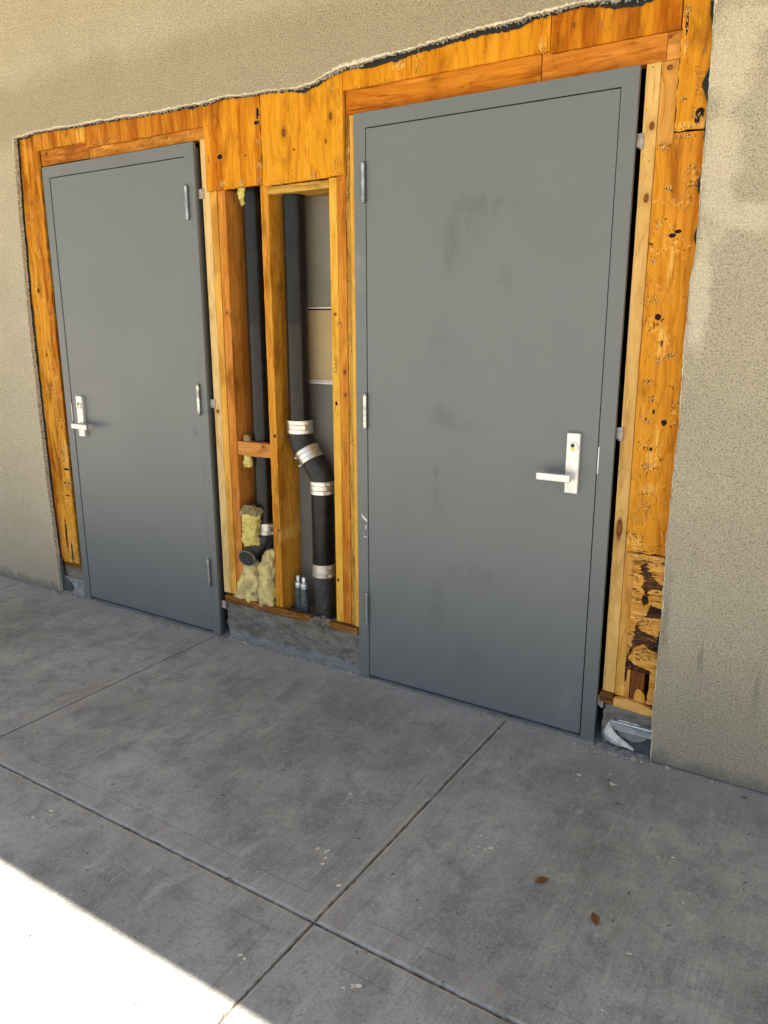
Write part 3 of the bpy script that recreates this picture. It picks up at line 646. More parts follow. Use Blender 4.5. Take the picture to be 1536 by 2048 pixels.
# lumber
def lum(name, x0, x1, z0, z1, mat, label, depth=.14, y=YS, grp=g_stud, **k): return board(name, x0, x1, z0, z1, y, y+depth, mat, label, 'stud' if name == 'stud' else 'lumber', grp, **k)
g_head = 'header boards over the doors'
lum('header_board', -1.845, -1.488, 2.196, 2.42, mw('head_l1', axis='x', seed=1.9, ring=26, col=(.60, .28, .06), dark=(.36, .11, .015), knots=((-1.80, 2.245, .016, .012),), splits=1.), 'header board end at the left corner above the left door', .04, .0255, g_head, rag=(.0, .002, .0, .002), seed=4)
lum('header_board', -1.484, -.752, 2.192, 2.42, mw('head_l2', axis='x', seed=2.9, ring=30, col=(.58, .27, .055), dark=(.36, .12, .016), pale=((-1.37, 2.24, .05, .014),), pits=.5), 'long shaded header board directly over the left door', .04, .0255, g_head, rag=(0, 0, 0, .001), seed=5)
lum('header_board', -.050, .6955, 2.190, 2.42, mw('head_r1', axis='x', seed=3.7, ring=26, col=(.66, .28, .035), dark=(.46, .14, .014), splits=1.), 'long reddish header board over the left two thirds of the right door', .04, .0255, g_head)
lum('header_board', .6985, 1.075, 2.189, 2.42, mw('head_r2', axis='x', seed=4.7, ring=30, col=(.66, .29, .05), dark=(.46, .15, .02), splits=.8), 'header board over the handle side of the right door', .04, .0255, g_head)
lum('header_board', 1.0765, 1.1135, 2.189, 2.42, mw('head_r3', axis='x', seed=5.9, ring=40, col=(.70, .36, .10), dark=(.52, .22, .05), knots=((1.083, 2.250, .007, .006),)), 'short knotty header block at the top right corner', .04, .0255, g_head)
# left bay studs
PALE, PALED = (.80, .62, .36), (.70, .46, .20)
lum('stud', -.785, -.744, .222, 2.192, mw('stud_white', seed=21, col=PALE, dark=PALED, bands=.7, ring=30, knots=((-.765, 1.075, .012, .014),)), 'whitish new jack stud right against the left door frame')
lum('stud', -.742, -.7065, .222, 2.192, mw('stud_yellow', seed=22, col=(.84, .52, .14), dark=(.70, .34, .06), bands=.8, ring=34), 'yellow stud second from the left door frame')
keepA = lum('stud', -.7015, -.6605, .222, 1.99, mw('stud_orange', seed=23, col=(.68, .31, .07), dark=(.48, .17, .03), bands=.8, ring=36, knots=((-.682, 1.50, .008, .010),), splits=.5), 'orange stud with a handwritten note low down, left side of the pipe bay', .14, rag=(0, .001, 0, .001))
stud_c = lum('stud', -.468, -.430, .196, 1.99, mw('stud_centre', seed=24, col=(.72, .37, .06), dark=(.48, .19, .02), bands=.7, ring=36, holes=((-.440, .988, .006, .006), (-.437, .57, .004, .012)), pale=((-.432, .55, .006, .03),)), 'centre stud standing between the two black pipes', .14, rag=(0, .001, 0, .001))
keepB = lum('stud', -.130, -.0945, .214, 1.985, mw('stud_keep', seed=25, col=(.84, .52, .10), dark=(.68, .34, .045), bands=.6, ring=30, holes=((-.113, 1.145, .006, .008), (-.120, .40, .005, .007)), knots=((-.111, 1.49, .008, .008),)), 'yellow stud with black handwriting, right side of the pipe bay')
lum('stud', -.0925, -.0545, .214, 2.189, mw('stud_reddish', seed=26, col=(.72, .34, .07), dark=(.50, .18, .025), bands=1., ring=34, knots=((-.07, 1.27, .010, .012), (-.068, 1.18, .008, .010))), 'reddish stud beside the yellow handwritten stud')
# right side studs
lum('stud', 1.0225, 1.0635, .198, 2.188, mw('stud_right_pale', seed=27, col=(.80, .58, .28), dark=(.68, .42, .15), bands=.8, ring=26, knots=((1.049, 2.02, .011, .016), (1.048, 1.82, .010, .018), (1.040, .79, .014, .05)), splits=0), 'pale new stud right of the right door, beside the black gap')
lum('stud', 1.0655, 1.1125, .1925, 2.187, mw('stud_right_tan', seed=28, col=(.72, .42, .13), dark=(.56, .26, .06), bands=.9, ring=40, splits=.6, knots=((1.088, 2.17, .012, .010),), pale=((1.085, .215, .014, .02),), holes=((1.098, .30, .004, .05),)), 'tan stud behind the right plywood, showing at top and bottom')
lum('stud', 1.116, 1.160, .1925, .45, mw('stud_right_dark', seed=29, col=(.22, .085, .03), dark=(.12, .045, .02), bands=1., ring=30), 'dark stained stud end behind the shredded plywood', .14, .028)
lum('stud', 1.196, 1.25, .16, .50, mw('stud_right_red', seed=30, col=(.50, .16, .03), dark=(.32, .09, .02)), 'red-brown stud sliver against the stucco at the lower right', .10, .034)
# edge-on sheet and trim strip between the studs and the right door
board('sheathing_edge', -.0525, -.0325, .21, 2.189, .0270, .16, wood('osb_edge', (.62, .38, .09), (.20, .10, .025), 'z', pits=1., bands=1.4, fiber=2.4, seed=31), 'rough strand board edge sandwiched beside the right door', 'plywood', None, rag=(0, .002, 0, .002), seed=8)
board('trim_strip', -.0305, -.0035, .200, 2.186, .0225, .10, mw('trim_yellow', seed=32, col=(.84, .52, .12), dark=(.72, .38, .06), bands=.4), 'bright yellow shim strip touching the right door frame', 'lumber', None, rag=(0, 0, 0, .0012), seed=9)
# blocking
lum('blocking', -.4275, -.1315, 1.9515, 1.980, mw('block_top', axis='x', seed=33, col=(.62, .42, .12), dark=(.40, .22, .05), bands=1.2, fiber=2.2), 'horizontal plate closing the top of the right pipe bay', .14, YS, None, rag=(.001, 0, .001, 0))
lum('blocking', -.6595, -.469, .889, .949, mw('block_fire', axis='x', seed=34, col=(.68, .34, .12), dark=(.48, .19, .05), knots=((-.51, .935, .008, .008),)), 'short crosswise block between two studs in front of the left pipe', .040, .028, None, rag=(.0015, 0, .0008, 0))
# sill plates
m_sill = wood('weathered_sill', (.30, .145, .045), (.12, .055, .020), 'x', bands=1.2, fiber=1.8, seed=35, pits=.5)
board('sill_plate', -.762, -.256, .184, .2155, .001, .0235, m_sill, 'weathered brown sill plate remnant under the left pipe bay', 'lumber', 'bottom plates on the concrete curb', rag=(.002, .002, .002, .003), seed=11)
board('sill_plate', -.160, -.0065, .184, .2105, .001, .0220, m_sill, 'short brown sill plate piece beside the right door frame', 'lumber', 'bottom plates on the concrete curb', rag=(.002, .001, .001, .002), seed=12)
bm = bmesh.new(); prism(bm, jag([(1.067, .157), (1.25, .150), (1.25, .172), (1.195, .178), (1.155, .188), (1.11, .195), (1.067, .187)], .01, .0012, 70), .006, .024)
o = link('sill_plate', bm, mat_tan); tag(o, 'fresh tan sill plate above the torn metal flashing', 'lumber', 'bottom plates on the concrete curb')
board('sill_plate', 1.0165, 1.064, .158, .196, .012, .14, m_sill, 'brown sill plate end under the pale stud by the right door', 'lumber', 'bottom plates on the concrete curb', rag=(.001, .001, 0, .001), seed=14)
board('sill_plate', -2.06, -1.819, .150, .182, .020, .10, m_sill, 'blackened sill plate under the rotted left plywood strip', 'lumber', 'bottom plates on the concrete curb', rag=(.003, 0, .002, 0), seed=15)

# ================================================================ HANDWRITING AND STAMPS
def hand(strokes, org, sx, sz, w, y, mat, parent, name, rot=0.):
    """strokes in letter units; rot in radians in the wall plane"""
    bm = bmesh.new(); c, s = math.cos(rot), math.sin(rot)
    for st in strokes:
        pts = [(org[0]+(a*sx*c-b*sz*s), org[1]+(a*sx*s+b*sz*c)) for a, b in smoothline(st)]
        ribbon(bm, pts, w, y)
    return link(name, bm, mat, parent)
KEEP = [[(0, 0), (.15, .5), (.3, 1.05)], [(.75, .95), (.2, .45), (.75, .02)], [(.80, .25), (1.15, .45), (1.1, .62), (.88, .5), (.86, .15), (1.1, .02), (1.4, .2)], [(1.4, .25), (1.75, .45), (1.7, .62), (1.48, .5), (1.46, .15), (1.7, .02), (1.95, .2)], [(2.05, .55), (2.2, .0), (2.3, -.55)], [(2.1, .3), (2.4, .68), (2.75, .5), (2.6, .05), (2.25, .1)]]
hand(KEEP, (-.1055, 1.262), .0235, .020, .0016, YS-.0006, mat_ink, keepB, 'handwritten_word', math.pi/2)
hand(KEEP, (-.688, .7335), .0190, .014, .0013, YS-.0006, mat_ink, keepA, 'handwritten_word', -math.pi/2)
arrow = [[(0, 0), (.6, .5), (0, 1)]]
hand([[(1, 0), (.25, .35), (.2, .6), (.8, 1.0)]], (-.4555, 1.315), .010, .016, .0011, YS-.0006, mat_ink, stud_c, 'carpenter_mark')
hand([[(0, .35), (.35, .7), (.3, 1.0), (.8, .9), (1, 0), (.9, .3)]], (-.103, 1.440), .022, .020, .0030, YS-.0006, mat_ink, keepB, 'carpenter_mark')
# pencil loops
hand([[(0, .25), (.02, .75), (.15, 1.05), (.28, .8), (.22, .3)], [(.45, 1.1), (.30, .75), (.5, .3), (.62, .0), (.85, .25), (1.0, .8), (1.12, 1.5)]], (.872, 2.289), .042, .036, .0012, YP-.0006, mat_pencil, D.objects['plywood_strip.004'] if 'plywood_strip.004' in D.objects else None, 'pencil_mark')
hand([[(0, .2), (.1, 1), (.15, .1), (.32, .85)], ], (1.128, 1.915), .06, .055, .0011, YP-.0006, mat_pencil, ply_main, 'pencil_mark')
hand([[(0, 0), (.1, .5), (.35, .8), (.40, .4), (.1, 0)], [(.42, .72), (.75, .45), (.85, -.2), (.84, -.7)]], (1.152, 1.868), .050, .030, .0012, YP-.0006, mat_pencil, ply_main, 'pencil_mark')
hand([[(0, 0), (.05, .8), (.4, 1.3), (.75, 1.0), (.7, .4), (.45, .1), (.5, -.5), (.75, -.9), (1.1, -.4), (1.05, .3), (.8, .45)]], (1.131, 1.808), .042, .036, .0012, YP-.0006, mat_pencil, ply_main, 'pencil_mark')
hand([[(0, 0), (.3, .3), (.7, .25), (1., -.3), (1.15, -1.2)]], (1.166, 1.838), .036, .018, .0030, YP-.0006, mat_paper, ply_main, 'long_crack')
def stamp(lines, parent, y):
    for txt, x, z, size in lines:
        cu = D.curves.new('stamp', 'FONT'); cu.body = txt; cu.size = size; cu.extrude = .0002; cu.resolution_u = 2
        t = D.objects.new('tmp', cu); C.objects.link(t); bpy.context.view_layer.update()
        me = D.meshes.new_from_object(t.evaluated_get(bpy.context.evaluated_depsgraph_get())); D.objects.remove(t)
        bm = bmesh.new(); bm.from_mesh(me); D.meshes.remove(me)
        for v in bm.verts: v.co = Vector((x+v.co.x, y-v.co.z, z+v.co.y))
        link('ink_stamp', bm, mat_stamp, parent)
stamp([('RATED', 1.163, 2.134, .0125), ('STR', 1.172, 2.118, .0125), ('24', 1.165, 2.094, .026), ('SIZE', 1.164, 2.079, .0125), ('L', 1.178, 2.066, .0115)], ply_top, YP-.0005)
for x0, z0, w_ in ((1.160, 2.155, .012), (1.160, 2.145, .009), (1.160, 2.050, .012), (1.160, 2.024, .011), (1.161, 2.029, .007), (1.148, 1.9, 0)):
    if w_: bm = bmesh.new(); B(bm, x0, x0+w_, YP-.0007, YP-.0002, z0, z0+.0028); link('stamp_bar', bm, mat_stamp, ply_top)
bm = bmesh.new(); B(bm, 1.163, 1.166, YP-.0007, YP-.0002, 2.033, 2.045); link('stamp_bar', bm, mat_stamp, ply_top)
bm = bmesh.new(); prism(bm, [(1.172, 2.187), (1.188, 2.188), (1.185, 2.212)], YP-.0007, YP-.0002)
link('stamp_emblem', bm, mat_stamp, ply_top)

# ================================================================ DRYWALL, PIPES, INSULATION
YD = .168
def dry(z0, z1, mat, label, strip):
    t = thing('drywall_panel', label, 'drywall', (-.28, YD, z0), 'drywall seen behind the right pipe')
    bm = bmesh.new(); B(bm, -.449, -.098, YD, YD+.012, z0, z1); link('paper_face', bm, mat, t)
    bm = bmesh.new()
    for a, b in strip: B(bm, -.449, -.098, YD-.001, YD+.010, a, b)
    link('taped_edge', bm, mat_dryedge, t)
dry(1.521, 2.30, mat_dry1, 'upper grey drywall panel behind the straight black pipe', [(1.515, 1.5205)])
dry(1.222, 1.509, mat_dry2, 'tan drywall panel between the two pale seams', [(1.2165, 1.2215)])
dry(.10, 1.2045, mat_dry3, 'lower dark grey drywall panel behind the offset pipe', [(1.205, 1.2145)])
def band(p0, p1, r, parent, nm='pipe_coupling'):
    """stainless shield with two clamp rings and screw heads over a rubber sleeve"""
    p0, p1 = Vector(p0), Vector(p1); d = (p1-p0); L = d.length; u = d/L
    bm = bmesh.new(); n = 36; rows = []
    ref = Vector((0, -1, 0)); a = (ref-u*ref.dot(u)).normalized(); b = u.cross(a)
    prof = [(0, 1.0), (.04, 1.04), (.30, 1.04), (.33, 1.00), (.36, 1.02), (.64, 1.02), (.67, 1.00), (.70, 1.04), (.96, 1.04), (1, 1.0)]
    for t, k in prof:
        rows.append([bm.verts.new(p0+d*t+(a*math.cos(q*2*math.pi/n)+b*math.sin(q*2*math.pi/n))*r*(k+(.010*(q % 6 < 3) if .3 < t < .7 else .018*((q+(3 if t > .5 else 0)) % 12 < 5)))) for q in range(n)])
    for i in range(len(rows)-1):
        for q in range(n): bm.faces.new((rows[i][q], rows[i][(q+1) % n], rows[i+1][(q+1) % n], rows[i+1][q]))
    o = link(nm, bm, mat_band, parent)
    for t in (.17, .83):
        bm = bmesh.new(); c = p0+d*t+(a*.35+b*.94)*r*1.07 if nm == 'pipe_coupling' else p0+d*t
        cyl(bm, c-u*.005, c+u*.005, .0045, seg=8); cyl(bm, c-a*.012, c+a*.012, .003, seg=8)
        link('clamp_screw', bm, mat_steel, o, True)
    return o
# right stack
X1, Y1, RP = -.357, .095, .046
rp = thing('drain_pipe', 'black drain pipe with an offset bend and three steel couplings in the right bay', 'pipe', (-.25, Y1, .18))
bm = bmesh.new(); tube(bm, [(X1, Y1, 1.03), (X1, Y1, 2.3)], RP, 32); link('straight_pipe', bm, mat_pipe, rp, True)
band((X1, Y1, 1.000), (X1, Y1, 1.058), .0535, rp)
el = [(X1, Y1, 1.03), (X1, Y1, .985), (X1+.006, Y1, .955), (X1+.028, Y1, .925), (X1+.048, Y1, .900)]
bm = bmesh.new(); tube(bm, el, [.050, .050, .051, .050, .048], 28); link('upper_elbow', bm, mat_rubber, rp, True)
band((X1+.030, Y1, .932), (X1+.063, Y1, .884), .0525, rp)
X2 = -.247
el2 = [(X1+.050, Y1, .903), (X1+.075, Y1, .868), (X2-.012, Y1, .840), (X2-.001, Y1, .810), (X2, Y1, .77)]
bm = bmesh.new(); tube(bm, el2, [.047, .049, .051, .051, .048], 28); link('lower_elbow', bm, mat_rubber, rp, True)
band((X2, Y1, .748), (X2, Y1, .806), .0510, rp)
bm = bmesh.new(); zz = [.40+.012*i for i in range(30)]
tube(bm, [(X2, Y1, z) for z in zz], [.0475+(.0009 if i % 2 else 0) for i in range(30)], 32); link('ribbed_pipe', bm, mat_pipe, rp, True)
band((X2, Y1, .378), (X2, Y1, .437), .0500, rp)
bm = bmesh.new(); tube(bm, [(X2+.002, Y1, .17), (X2, Y1, .39)], .0435, 30); link('foot_pipe', bm, mat_cast, rp, True)
# left stack with open wye
lp = thing('drain_pipe', 'dark cast iron drain stack with an open branch mouth in the left bay', 'pipe', (-.587, .10, .2))
X3, Y3 = -.577, .105
bm = bmesh.new(); tube(bm, [(X3, Y3, .56), (X3, Y3, 2.3)], .046, 32); link('straight_pipe', bm, mat_pipe, lp, True)
band((X3, Y3, .522), (X3, Y3, .577), .0490, lp)
bm = bmesh.new(); tube(bm, [(X3, Y3, .19), (X3, Y3, .53)], .044, 30)
a1 = Vector((-.600, -.012, .425)); pth = [Vector(q) for q in ((X3, Y3, .535), (-.583, .088, .495), (-.600, .058, .462), (-.609, .028, .440))]; ax = (a1-pth[-1])
rings = tube(bm, pth+[pth[-1]+ax*.6, pth[-1]+ax*.61, a1], [.043, .043, .042, .0405, .0405, .0430, .0430], 32, cap=False)
a0, dd = pth[-1], ax*1.5
inn = tube(bm, [a1, a1-ax*.08, a1-ax*1.3], [.0380, .0360, .0350], 32, cap=False)
for t in range(32): bm.faces.new((rings[-1][t], rings[-1][(t+1) % 32], inn[0][(t+1) % 32], inn[0][t]))
bm.faces.new(inn[-1][::-1])
for f in bm.faces:
    if any(v in set(inn[1]+inn[2]) for v in f.verts): f.material_index = 1  # inside of the mouth: its shade is put in as near-black colour
bmesh.ops.create_uvsphere(bm, u_segments=16, v_segments=10, radius=.011, matrix=Matrix.Translation((X3-.012, Y3-.045, .500)))
bf = link('branch_fitting', bm, [mat_cast, mat_black], lp, True)
bm = bmesh.new(); un = ax.normalized(); e1 = un.cross(Vector((0, 0, 1))).normalized(); e2 = un.cross(e1)
rg = [a1+un*.0008+(e1*math.cos(q*math.pi/20)+e2*math.sin(q*math.pi/20))*.0408 for q in range(40)]
vv = [[bm.verts.new(p+(p-a1-un*.0008).normalized()*dr+un*dz) for p in rg] for dr, dz in ((-.0026, -.002), (-.0018, .0008), (.0018, .0008), (.0024, -.002))]
for i in range(3):
    for q in range(40): bm.faces.new((vv[i][q], vv[i][(q+1) % 40], vv[i+1][(q+1) % 40], vv[i+1][q]))
link('cut_rim', bm, plain('cut_rim', (.36, .33, .31), .5, .3, .4, 90, .0005), bf, True)
# capped supply stubs
def stub(x, y, h, label):
    t = thing('capped_pipe', label, 'pipe', (x, y, .17), 'capped supply stubs between the drains')
    bm = bmesh.new(); tube(bm, [(x+.002, y, .17), (x, y, .20), (x-.001, y, h-.055)], [.0195, .0185, .0185], 18)
    for v in bm.verts: v.co.x += .0022*nz(v.co.z, 3, 90)+.0018*nz(v.co.y*3+v.co.z, 5, 160); v.co.y += .0022*nz(v.co.z, 4, 90)
    link('tape_wrap', bm, plain('black_tape', (.03, .034, .034), .35, 0, .7, 60, .004, (.12, .13, .13)), t, True)
    bm = bmesh.new(); z = h-.055
    tube(bm, [(x, y, z), (x, y, z+.012), (x, y, z+.013), (x, y, z+.024), (x, y, z+.026), (x, y, z+.050), (x, y, z+.055)], [.0165, .0165, .0180, .0165, .0105, .0105, .008], 18)
    link('pipe_cap', bm, mat_galv, t, True)
stub(-.385, .085, .358, 'capped stub wrapped in black tape, the taller one nearer the centre stud')
stub(-.346, .078, .358, 'capped stub wrapped in black tape, the one nearer the right drain')
# insulation
def batt(name, rows, y0, y1, mat, seed, amp=.006, cap=0):
    """lofted wad: rows of (z, xleft, xright, bulge)"""
    bm = bmesh.new(); rings = []; n = 40
    m_ = []
    for i in range(len(rows)-1):
        for j in range(5):
            t = j/5; m_.append(tuple(rows[i][k]*(1-t)+rows[i+1][k]*t for k in range(4)))
    m_.append(rows[-1])
    for z, xl, xr, bu in m_:
        cx, hx = (xl+xr)/2, (xr-xl)/2; cy, hy = (y0+y1)/2, (y1-y0)/2*bu; rg = []
        for q in range(n):
            a = q*2*math.pi/n; cc, ss = math.cos(a), math.sin(a)
            k = (abs(cc)**3+abs(ss)**3)**(-1/3)
            p = Vector((cx+hx*cc*k, cy+hy*ss*k, z)); e = 1+0
            e = amp*1.25*(mnoise.noise(p*38+Vector((seed, 0, 0)))*1.5+mnoise.noise(p*95+Vector((seed, 3, 0)))+.5*mnoise.noise(p*260))
            rg.append(bm.verts.new(p+Vector((cc, ss, .4*nz(a+z*30, seed, 2)))*e))
        rings.append(rg)
    for i in range(len(rings)-1):
        for q in range(n): bm.faces.new((rings[i][q], rings[i][(q+1) % n], rings[i+1][(q+1) % n], rings[i+1][q]))
    bm.faces.new(rings[0]); bm.faces.new(rings[-1][::-1])
    rr = random.Random(seed)
    for k in range(170):
        v = rr.choice(rr.choice(rings)); p = v.co.copy(); d = Vector((p.x-(rows[0][1]+rows[0][2])/2, p.y-(y0+y1)/2, rr.uniform(-.02, .02))).normalized(); q = p+d*rr.uniform(.002, .009)+Vector((rr.uniform(-.006, .006), rr.uniform(-.003, .003), rr.uniform(-.008, .005)))
        w_ = Vector((rr.uniform(-1, 1), rr.uniform(-1, 1), rr.uniform(-1, 1))).normalized()*rr.uniform(.0006, .0020)
        bm.faces.new([bm.verts.new(a_) for a_ in (p-w_, p+w_, q)])
    return bm
g_ins = 'wads of insulation in the left bay'
t = thing('insulation_wad', 'bright yellow insulation wad with brown cap above the open pipe mouth', 'insulation', (-.60, .03, .43), g_ins)
link('wool', batt('w', [(.43, -.640, -.590, .8), (.48, -.645, -.578, .9), (.53, -.648, -.568, 1), (.58, -.653, -.560, 1), (.628, -.656, -.552, 1)], .005, .060, mat_ins, 1), mat_ins, t, True)
link('torn_facing', batt('w', [(.622, -.658, -.548, 1.02), (.640, -.656, -.546, 1.05), (.652, -.645, -.556, .9), (.662, -.630, -.580, .5)], .003, .062, mat_facing, 2, .007), mat_facing, t, True)
o = link('insulation_wad', batt('w', [(.205, -.712, -.566, .8), (.235, -.706, -.562, 1), (.28, -.690, -.560, 1), (.33, -.668, -.562, 1), (.38, -.650, -.566, .9), (.41, -.64, -.575, .6)], .002, .060, mat_ins, 4, .007), mat_ins, None, True)
tag(o, 'wide soiled yellow insulation wad under the open pipe mouth', 'insulation', g_ins); o.data.materials[0] = mat_ins_dirty
o = link('insulation_wad', batt('w', [(.200, -.560, -.484, .7), (.24, -.560, -.478, 1), (.30, -.556, -.474, 1), (.38, -.548, -.472, 1), (.44, -.528, -.472, .9), (.475, -.500, -.472, .5)], -.002, .058, mat_ins, 7, .006), mat_ins_dirty, None, True)
tag(o, 'narrow dirty insulation wad leaning on the centre stud', 'insulation', g_ins)
o = link('insulation_wad', batt('w', [(.835, -.640, -.604, .8), (.86, -.642, -.598, 1), (.892, -.636, -.604, .8)], .035, .062, mat_ins, 9, .004), mat_ins, None, True)
tag(o, 'small yellow tuft hanging under the crosswise block', 'insulation', g_ins)
o = link('insulation_wad', batt('w', [(.944, -.640, -.600, .9), (.965, -.634, -.606, .9), (.978, -.626, -.614, .4)], .034, .064, mat_facing, 11, .004), mat_facing, None, True)
tag(o, 'brownish insulation tuft lying on top of the crosswise block', 'insulation', g_ins)
o = link('insulation_wad', batt('w', [(1.93, -.600, -.590, .6), (1.955, -.612, -.584, 1), (2.02, -.618, -.578, 1)], .05, .075, mat_ins, 12, .003), mat_ins, None, True)
tag(o, 'scrap of yellow insulation at the very top of the left bay', 'insulation', g_ins)

# ================================================================ CURBS AND FLASHING
def rough_block(name, x0, x1, y0, y1, z0, z1, mat, amp, seed, step=.012, parent=None, left_bite=0.):
    bm = bmesh.new(); B(bm, x0, x1, y0, y1, z0, z1)
    bmesh.ops.subdivide_edges(bm, edges=[e for e in bm.edges if abs(e.verts[0].co.x-e.verts[1].co.x) > .001], cuts=int((x1-x0)/step), use_grid_fill=True)
    bmesh.ops.subdivide_edges(bm, edges=[e for e in bm.edges if abs(e.verts[0].co.z-e.verts[1].co.z) > .001], cuts=int((z1-z0)/step), use_grid_fill=True)
    for v in bm.verts:
        p = v.co.copy(); topk = max(0, (p.z-z1+.02)/.02)
        e = amp*(mnoise.noise(p*16+Vector((seed, 0, 0)))+.7*mnoise.noise(p*55+Vector((seed, 1, 0)))+.4*mnoise.noise(p*140))
        if p.y < (y0+y1)/2: v.co.y += e*(1+1.2*topk)
        v.co.z += e*.5*topk
        if left_bite and p.x < x0+.001: v.co.x += left_bite*(mnoise.noise(Vector((p.z*30, seed, 0)))+.4)
    return link(name, bm, mat, parent, True)
o = rough_block('concrete_curb', -.762, .04, .010, .30, -.01, .186, mat_curb, .0085, 2, .007, left_bite=.03)
tag(o, 'chipped grey concrete curb between the two doors', 'curb')
bm = bmesh.new()
for k in range(70):
    c = Vector((random.uniform(-.252, -.163), random.uniform(.0, .05), random.uniform(.180, .200))); r_ = random.uniform(.004, .015)
    q = bmesh.ops.create_icosphere(bm, subdivisions=2, radius=r_, matrix=Matrix.Translation(c))
    for v in q['verts']: v.co += (v.co-c)*.9*mnoise.noise(v.co*130)
link('broken_lump', bm, mat_curb, o, True)['kind'] = 'stuff'
bm = bmesh.new()
B(bm, -.30, .04, .30, .302, -.01, .02); bm.free()
o = rough_block('concrete_curb', 1.030, 1.26, .012, .16, -.01, .156, mat_curb, .004, 5, .010, left_bite=.012)
tag(o, 'short concrete curb behind the torn flashing at the right', 'curb')
o = rough_block('concrete_curb', -2.06, -1.82, .020, .16, -.01, .150, mat_curb, .003, 6, .012)
tag(o, 'short concrete curb at the far left foot of the left door', 'curb')
# right flashing: bent sheet, black membrane, peeled white membrane
fl = thing('torn_flashing', 'bent galvanised flashing with a peeled white membrane flap at the right door foot', 'flashing', (1.13, 0, 0))
bm = bmesh.new()
def sheet(bm, pts, th=.0012):
    vs = [bm.verts.new(p) for p in pts]; f = bm.faces.new(vs)
    r = bmesh.ops.extrude_face_region(bm, geom=[f]); 
    for v in r['geom']:
        if isinstance(v, bmesh.types.BMVert): v.co.y += th
sheet(bm, [(1.074, .002, .100), (1.205, -.002, .100), (1.203, -.001, .092), (1.186, .002, .060), (1.165, .004, .047), (1.145, .004, .042), (1.10, .003, .050)])
prv = None
for i in range(14):
    x = 1.072+.133*i/13; row = [bm.verts.new((x, y_, z_+.0004*nz(i, 4, .6))) for y_, z_ in ((.006, .109), (-.005, .107), (-.007, .104), (-.003, .100), (.001, .099), (-.001, .077), (-.004, .075), (-.001, .0725))]
    if prv:
        for k in range(7): bm.faces.new((prv[k], prv[k+1], row[k+1], row[k]))
    prv = row
link('metal_sheet', bm, mat_galv, fl)
bm = bmesh.new(); sheet(bm, [(p[0], .0055, p[1]) for p in jag([(1.052, .0), (1.212, .0), (1.212, .094), (1.19, .072), (1.15, .050), (1.09, .040), (1.053, .06)], .01, .001, 81)])
link('black_membrane', bm, mat_tar, fl)
bm = bmesh.new()
cr = [((1.047, .070), (1.060, .101)), ((1.047, .054), (1.068, .088)), ((1.055, .040), (1.083, .071)), ((1.070, .025), (1.101, .055)), ((1.094, .016), (1.121, .041)), ((1.128, .019), (1.139, .028)), ((1.150, .017), (1.153, .020))]
prv = None
for i, (p, q) in enumerate(cr):
    row = []
    for k in range(6):
        t = k/5; row.append(bm.verts.new((p[0]*(1-t)+q[0]*t, -.008-.012*math.sin(math.pi*t)-.006*math.sin(i*.9), p[1]*(1-t)+q[1]*t)))
    if prv:
        for k in range(5): bm.faces.new((prv[k], prv[k+1], row[k+1], row[k]))
    prv = row
sheet(bm, [(p[0], .0045, p[1]) for p in jag([(1.051, .022), (1.051, .074), (1.062, .104), (1.10, .112), (1.16, .111), (1.16, .107), (1.085, .100), (1.072, .070), (1.10, .040), (1.098, .019), (1.066, .018)], .008, .0012, 82)])
link('white_membrane_flap', bm, mat_felt, fl, True)
# left flashing
fl = thing('torn_flashing', 'dull metal flashing with black paper tongue at the left door foot', 'flashing', (-1.9, 0, 0))
bm = bmesh.new(); prv = None
for i in range(12):
    x = -1.985+.168*i/11; row = [bm.verts.new((x, y_, z_)) for y_, z_ in ((.016, .096), (.004, .094), (.002, .090), (.006, .086), (.006, .030), (.002, .010), (-.008, .004))]
    if prv:
        for k in range(6): bm.faces.new((prv[k], prv[k+1], row[k+1], row[k]))
    prv = row
link('metal_sheet', bm, plain('dull_flashing', (.33, .35, .35), .55, .4, .4, 30, .001, (.20, .21, .21)), fl)
bm = bmesh.new(); sheet(bm, [(p[0], .0012, p[1]) for p in jag([(-2.03, .005), (-1.93, .005), (-1.905, .03), (-1.925, .065), (-1.96, .075), (-1.978, .10), (-1.985, .20), (-2.02, .20)], .008, .002, 85)], .003)
link('paper_tongue', bm, mat_tar, fl)

